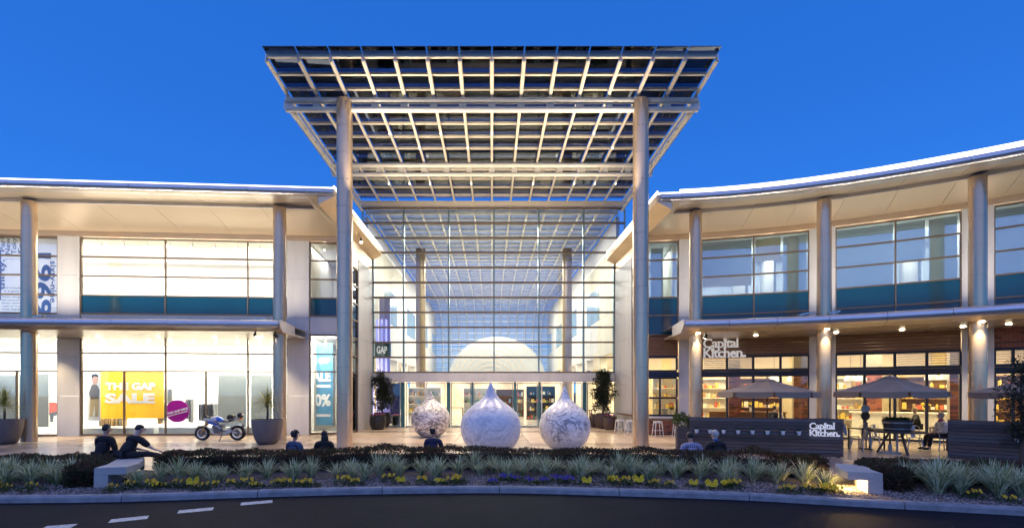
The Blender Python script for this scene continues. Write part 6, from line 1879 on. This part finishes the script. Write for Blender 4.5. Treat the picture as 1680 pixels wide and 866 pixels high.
# ------------------------------------------------------------------ window posters upstairs at the left end
o3 = -.06
def paper(px0, px1, py0, py1, m=M_pap): 
    D_ = FL.at(FL.s_px((px0+px1)/2,o3),o3)[1]; s0,s1 = sorted((FL.s_px(px0,o3),FL.s_px(px1,o3))); g = MB(); fbox(g, FL, s0, s1, o3-.006, o3+.006, zat(py1,D_), zat(py0,D_)); return g
x,y = FL.at(FL.s_px(40,o3),o3)
pp_ = thing('window_posters', 'white printed posters with rotated city names filling the end window', 'poster', (x,y,5.7))
put('sheet', paper(-70,96,386,515), film('poster_film', (0.80,0.80,0.84)), pp_)
for (tx,px,py,w) in (('Paris',4,398,36),('New',13,404,34),('Tokyo',23,400,42),('San',34,402,34)):
    ftext(tx, FL, px, py, o3+.016, .30, M_ink, pp_, w*.82, R(90), .006)
ftext('sixty-nine.', FL, 87, 464, o3+.016, .40, M_blui, pp_, 72, R(-90), .006)
ftext('1969', FL, 69, 462, o3+.016, .95, M_blui, pp_, 104, R(-90), .03)
ftext('thirty.', FL, 3, 450, o3+.016, .36, M_pur, pp_, 50, R(90), .01)
g = paper(-20,2,410,492); 
for i,(vx,vy,vz) in enumerate(g.v): g.v[i] = (vx,vy-.012,vz)
put('purple_band', g, M_pur, pp_)
for (tx,py,w) in (('and simple',472,28),('it is good',477.5,22),('Some things',487,29),('real expression',492,32),('honest, spirited',497,30),('real as it is',502,28),('human language',507,31)):
    ftext(tx, FL, 19, py, o3+.016, .12, mat('grey_ink', (.22,.24,.34), .6), pp_, w, 0, .002)
for (px,py,w) in ((20,425,28),(84,425,20),(85,505,16),(85,509,16)):
    ftext('a simple thing well made', FL, px, py, o3+.016, .07, mat('grey_ink', (.22,.24,.34), .6), pp_, w)

# ------------------------------------------------------------------ signs inside the hall
def hall_sign(body, px0, px1, py0, py1, D, mb_, mt, label, size, w):
    x0,x1,z0,z1 = xat(px0,D),xat(px1,D),zat(py1,D),zat(py0,D)
    t = thing('shop_sign', label, 'sign', ((x0+x1)/2,D,z0)); g = MB(); g.box(x0,x1,D,D+.12,z0,z1); put('panel', g, mb_, t)
    me = text_mesh('lettering', body, size, mt, depth=.02, offset=.01); xs = [v.co.x for v in me.vertices]; k = (w*D/FPX)/(max(xs)-min(xs))
    for v in me.vertices: v.co.x *= k
    o = obj('lettering', me, t); o.location = Vector(((x0+x1)/2,D-.03,(z0+z1)/2))-WL[t]; o.rotation_euler = (R(90),0,0)
    g = MB(); g.tube([((x0+x1)/2,D+.06,z1),((x0+x1)/2,D+.06,z1+1.2)], .02, 6); put('hanger', g, M_dark, t)
hall_sign('GAP', 612, 641, 562, 587, 30.0, mat('green_sign', (.012,.05,.05), .4), M_sign, 'dark green hanging shop sign with white letters inside the glass wall', .62, 17)
M_blk_sign = mat('black_sign', (.01,.01,.01), .5)
t = thing('hall_restaurant_sign', 'black cut out restaurant letters standing on the door beam at right', 'sign', (X(983),GY+.35,3.0))
serif_letters('Capital', .36, M_blk_sign, t, (X(962),GY+.4,3.07), 0)
g = MB(); g.box(X(960),X(1004),GY+.36,GY+.44,3.0,3.06); put('rail', g, M_blk_sign, t)
# vertical glowing blue shop portal behind the glass at left
M_led = emis('blue_led', (.42,.42,1.0), .7)
t = thing('blue_shop_portal', 'shop portal with vertical glowing blue strips inside the glass wall', 'shop portal', (-6.4,31,0))
for px in (612,619,626,633):
    x = xat(px,30.5); g = MB(); g.box(x-.06,x+.06,30.5,30.6,.05,6.6); put('light_strip', g, M_led, t)
g = MB(); g.box(xat(640,30.6),xat(656,30.6),30.6,30.8,.02,2.6); put('navy_panel', g, mat('navy_panel', (.01,.012,.10), .4), t)
g = MB(); g.box(-7.2,xat(640,30.9),30.9,31.0,0,8.0); put('back_panel', g, mat('portal_back', (.30,.30,.55), .5), t)

# ------------------------------------------------------------------ mall interior at door height: kiosks, lamps, shoppers' shelves
rnd = random.Random(15)
M_merch = [mat('merch_%d' % i, c, .6, 0, .1, 8) for i,c in enumerate(((.55,.12,.06),(.62,.45,.10),(.12,.25,.10),(.70,.66,.58),(.08,.06,.05),(.40,.24,.10),(.15,.25,.40)))]
def shelf_unit(cx, D, w, h, n, label, seed, m=None, rz=0.0, warm=False):
    rnd = random.Random(seed); t = thing('shelf_unit', label, 'shelves', (cx,D,0.03), rz); local(t)
    g = MB(); g.box(-w/2,w/2,.30,.33,0,h); put('back', g, m or M_wood, t)
    for sx in (-1,1): g = MB(); g.box(sx*w/2-.02,sx*w/2+.02,0,.298,0,h); put('side', g, m or M_wood, t)
    for i in range(n+1):
        z = .08+(h-.12)*i/n; g = MB(); g.box(-w/2+.022,w/2-.022,.002,.298,z-.015,z+.015); sh = put('shelf', g, m or M_wood, t)
        if i < n:
            x = -w/2+.06
            while x < w/2-.15:
                ww = rnd.uniform(.08,.20); hh = min((h-.12)/n-.06, rnd.uniform(.12,.34))
                if rnd.random() < .85:
                    g = MB(); k = rnd.random()
                    if k < .6: g.box(x,x+ww,.04,.22,z+.016,z+.016+hh)
                    else: g.lathe([(ww*.4,z+.016),(ww*.45,z+hh*.6),(ww*.2,z+hh*.8),(ww*.2,z+hh)], 10, (x+ww/2,.13,0))
                    put('goods', g, (rnd.choice((M_merch[1],M_merch[1],M_merch[3],M_merch[5],M_merch[0])) if warm else rnd.choice(M_merch)), sh)
                x += ww+.03
    return t
shelf_unit(-4.6, 33.0, 2.2, 2.3, 4, 'shelf of coloured goods behind the left sliding doors', 1, M_int)
shelf_unit(-.9, 36.0, 2.4, 2.3, 4, 'shelf of coloured goods behind the largest sculpture tip', 2, M_int)
shelf_unit(1.3, 38.0, 2.4, 2.2, 4, 'farther shelf of coloured goods in the hall centre', 3)
shelf_unit(3.5, 34.5, 2.0, 2.4, 4, 'dark shelf of goods behind the bold veined sculpture', 4, M_dark)
for i,(x,y) in enumerate(((-3.0,37.5),(5.0,37.0),(6.0,33.0))):
    t = thing('display_table', ('timber display table inside left of the hall','timber display table inside right of the hall','timber display table close to the right side light')[i], 'table', (x,y,0))
    g = MB(); g.box(x-.8,x+.8,y-.4,y+.4,.78,.83); put('table_top', g, M_wood, t)
    for a in (-1,1):
        for b in (-1,1): g = MB(); g.box(x+a*.74-.03,x+a*.74+.03,y+b*.34-.03,y+b*.34+.03,0,.779); put('leg', g, M_wood, t)

# ------------------------------------------------------------------ restaurant interior
M_yel = mat('yellow_goods', (.70,.52,.03), .5, 0, .1, 6)
def onR(px, off): s = FR.s_px(px,off); x,y = FR.at(s,off); return s,x,y
for i,(px,off,w,lab) in enumerate(((1178,-4.4,1.9,'pale shelves of yellow boxes behind the lettered screen'),(1245,-5.2,2.2,'shelves of jars between the brick piers'),(1398,-4.6,2.0,'shelves of yellow boxes at the left of the middle restaurant window'),(1530,-5.2,2.4,'shelves of crockery at the right of the middle restaurant window'),(1092,-2.6,1.3,'shelves of jars inside the navy window'),(1655,-4.0,1.6,'shelves of goods behind the young tree'))):
    s,x,y = onR(px,off); shelf_unit(x, y, w, 2.75, 5, lab, 20+i, M_int if i in (0,2,4) else M_wood, FR.ang(s), True)
for px,off,w in ((1205,-1.9,.55),(1315,-1.5,.65),(1432,-3.4,.7),(1566,-1.2,.3)):
    s,x,y = onR(px,off); brickwork(FR, rest, s-w/2, s+w/2, off, .03, 3.4, cap=0) if False else None
    t = thing('brick_pier', {1205:'brick pier inside behind the first parasol',1315:'broad brick pier inside at the right of the first restaurant window',1432:'brick pier deep inside the middle window',1566:'thin brick pier at the edge of the middle window'}[px], 'brick pier', (x,y,.03), FR.ang(s)); local(t)
    g = MB(); g.box(-w/2+.01,w/2-.01,.01,.5,0,4.5); put('core', g, M_mort, t)
    me = []
    for m in M_brick:
        b = MB(); b.box(-.11,.11,-.01,.05,0,.072); me.append(b.mesh('brick', m))
    rn = random.Random(px); z = 0
    n_ = max(1,round(w/.23)); bw = w/n_
    for rr in range(36):
        if z > 3.3: break
        for q in range(n_):
            o = obj('brick', rn.choice(me), t, (-w/2+bw*(q+.5)+(.0 if rr%2 else 0), rn.uniform(-.004,.002), z)); o.scale = (bw/.23,1,1)
        z += .085
# counter with white front, pendant lamps
s,x,y = onR(1490,-3.2)
t = thing('service_counter', 'long pale service counter inside the middle restaurant window', 'counter', (x,y,.03), FR.ang(s)); local(t)
for i in range(6): g = MB(); g.box(-2.1+i*.7+.005,-2.1+(i+1)*.7-.005,0,.04,0,1.0); put('front_panel', g, M_int, t)
g = MB(); g.box(-2.15,2.15,-.08,.7,1.0,1.05); put('worktop', g, M_int, t)
s,x,y = onR(1225,-2.6)
t = thing('service_counter', 'timber counter with flowers inside the first restaurant window', 'counter', (x,y,.03), FR.ang(s)); local(t)
for i in range(5): g = MB(); g.box(-1.75+i*.7+.005,-1.75+(i+1)*.7-.005,0,.04,0,.95); put('front_panel', g, M_wood, t)
g = MB(); g.box(-1.8,1.8,-.08,.6,.95,1.0); put('worktop', g, M_wood, t)
M_shade = mat('white_shade', (.75,.73,.68), .4, emit=(1,.85,.6), estr=.6)
for i,(px,off) in enumerate(((1395,-2.0),(1412,-2.6),(1528,-1.8),(1552,-1.6),(1270,-2.4),(1300,-2.6))):
    s,x,y = onR(px,off); z = 2.55
    t = thing('pendant_lamp', 'white dome pendant lamp hanging inside the restaurant', 'lamp', (x,y,z), 0, 'restaurant pendant lamps')
    g = MB(); g.lathe([(.24,z),(.23,z+.10),(.16,z+.24),(.06,z+.31),(.03,z+.34)], 24, (x,y,0)); g.f = [f for f in g.f if len(f) == 4]; g.m = g.m[:len(g.f)]; put('shade', g, M_shade, t, smooth=True, fix=False)
    g = MB(); g.ell((x,y,z+.10), .05,.05,.06, 10,7); put('bulb', g, M_lamp, t)
    g = MB(); g.tube([(x,y,z+.33),(x,y,4.58)], .008, 5); put('cord', g, M_dark, t)
# louvre slats in the clerestory
for (p0,p1,lab) in ((1153,1238,'pale louvre blind in the left clerestory'),(1470,1574,'pale louvre blind in the middle clerestory'),(1632,1690,'pale louvre blind in the right clerestory')):
    s0,s1 = FR.s_px(p0,-.25),FR.s_px(p1,-.25); x,y = FR.at((s0+s1)/2,-.25)
    t = thing('louvre_blind', lab, 'blind', (x,y,3.05))
    for i in range(6):
        g = MB(); z = 3.09+i*.095; fseg(g, FR, s0+.05, s1-.05, [(-.30,z),(-.22,z+.03),(-.22,z+.042),(-.30,z+.012)], 3); put('slat', g, M_grey if i < 0 else M_cream, t)
# diners
def diner(px, off, rz, label, top, hair, hs='short'):
    s,x,y = onR(px,off); person(label, (x,y,.03), rz, top, M_blk, hair, M_skin2, .46, .15, .2, .15, 'lap', 'fwd', hs, group='restaurant guests')
diner(1283, -1.0, R(70), 'diner in white shirt behind the glass beside the brick pier', M_grn, M_hair_g)
diner(1268, -1.2, R(-70), 'diner in dark top facing the white shirted diner', M_nvy, M_hair_d)
diner(1506, -.9, R(60), 'diner in dark clothes behind the wooden tub', M_blk, M_hair_b)
# yellow flowers on sills and counters
def bunch(px, off, z, label, seed):
    rnd = random.Random(seed); s,x,y = onR(px,off); t = thing('flower_vase', label, 'flowers', (x,y,z))
    g = MB(); g.lathe([(.05,z),(.07,z+.12),(.045,z+.2),(.05,z+.22)], 12, (x,y,0)); put('vase', g, M_wpot, t, smooth=True)
    g = MB(); h = MB()
    for i in range(70):
        d = Vector((rnd.gauss(0,.5),rnd.gauss(0,.5),1)).normalized(); p = Vector((x,y,z+.2))
        add_leaf(g, p+d*rnd.uniform(.02,.15), d, Vector((d.y,-d.x,.2)), rnd.uniform(.08,.14), .03)
        if i < 34: q = p+d*rnd.uniform(.16,.28); h.ell(q, .03,.03,.025, 6,4)
    put('leaves', g, M_herb, t, fix=False); put('blossom', h, M_yel, t, fix=False)
bunch(1101, -.35, .93, 'yellow flowers standing on the sill of the navy window', 1)
bunch(1204, -2.45, 1.03, 'yellow flowers at the left end of the timber counter', 2)
bunch(1232, -2.45, 1.03, 'yellow flowers at the right of the timber counter', 3)
bunch(1520, -3.0, 1.08, 'leafy yellow bunch on the pale service counter', 4)
s,x,y = onR(1090,-.45)
g = MB(); g.lathe([(.14,.93),(.19,1.25),(.17,1.25)], 18, (x,y,0)); tag(put('sill_pot', g, M_conc, origin=(x,y,.93), smooth=True), 'grey round pot on the sill of the navy window', 'pot')
# spot lamps hung from the awning ends and under the court eave
def spotlamp(x, y, z, d, label, lit=True):
    t = thing('spot_lamp', label, 'lamp', (x,y,z)); v = Vector(d).normalized(); p = Vector((x,y,z-.16))
    g = MB(); g.tube([(x,y,z),(x,y,z-.10)], .03, 8); put('stem', g, M_black, t)
    g = MB(); g.tube([p-v*.09, p+v*.09], [.05,.075], 12); put('housing', g, M_black, t, smooth=True)
    if lit: g = MB(); g.tube([p+v*.092, p+v*.097], .066, 12); put('lens', g, M_lamp, t)
s = FL.s_px(419,3.2); x,y = FL.at(s,3.2); spotlamp(x,y,4.50,(.6,-.3,-.7),'black spot lamp under the left awning, tilted right and lit')
s = FL.s_px(452,3.2); x,y = FL.at(s,3.2); spotlamp(x,y,4.50,(.8,-.1,-.45),'black spot lamp at the left awning end turned sideways', False)
spotlamp(-6.55,24.2,9.75,(.2,-.3,-.9),'small lit spot lamp under the left court eave')
s = FR.s_px(1158,3.2); x,y = FR.at(s,3.2); spotlamp(x,y,4.46,(-.2,.4,-.8),'small lit spot lamp at the right awning end')
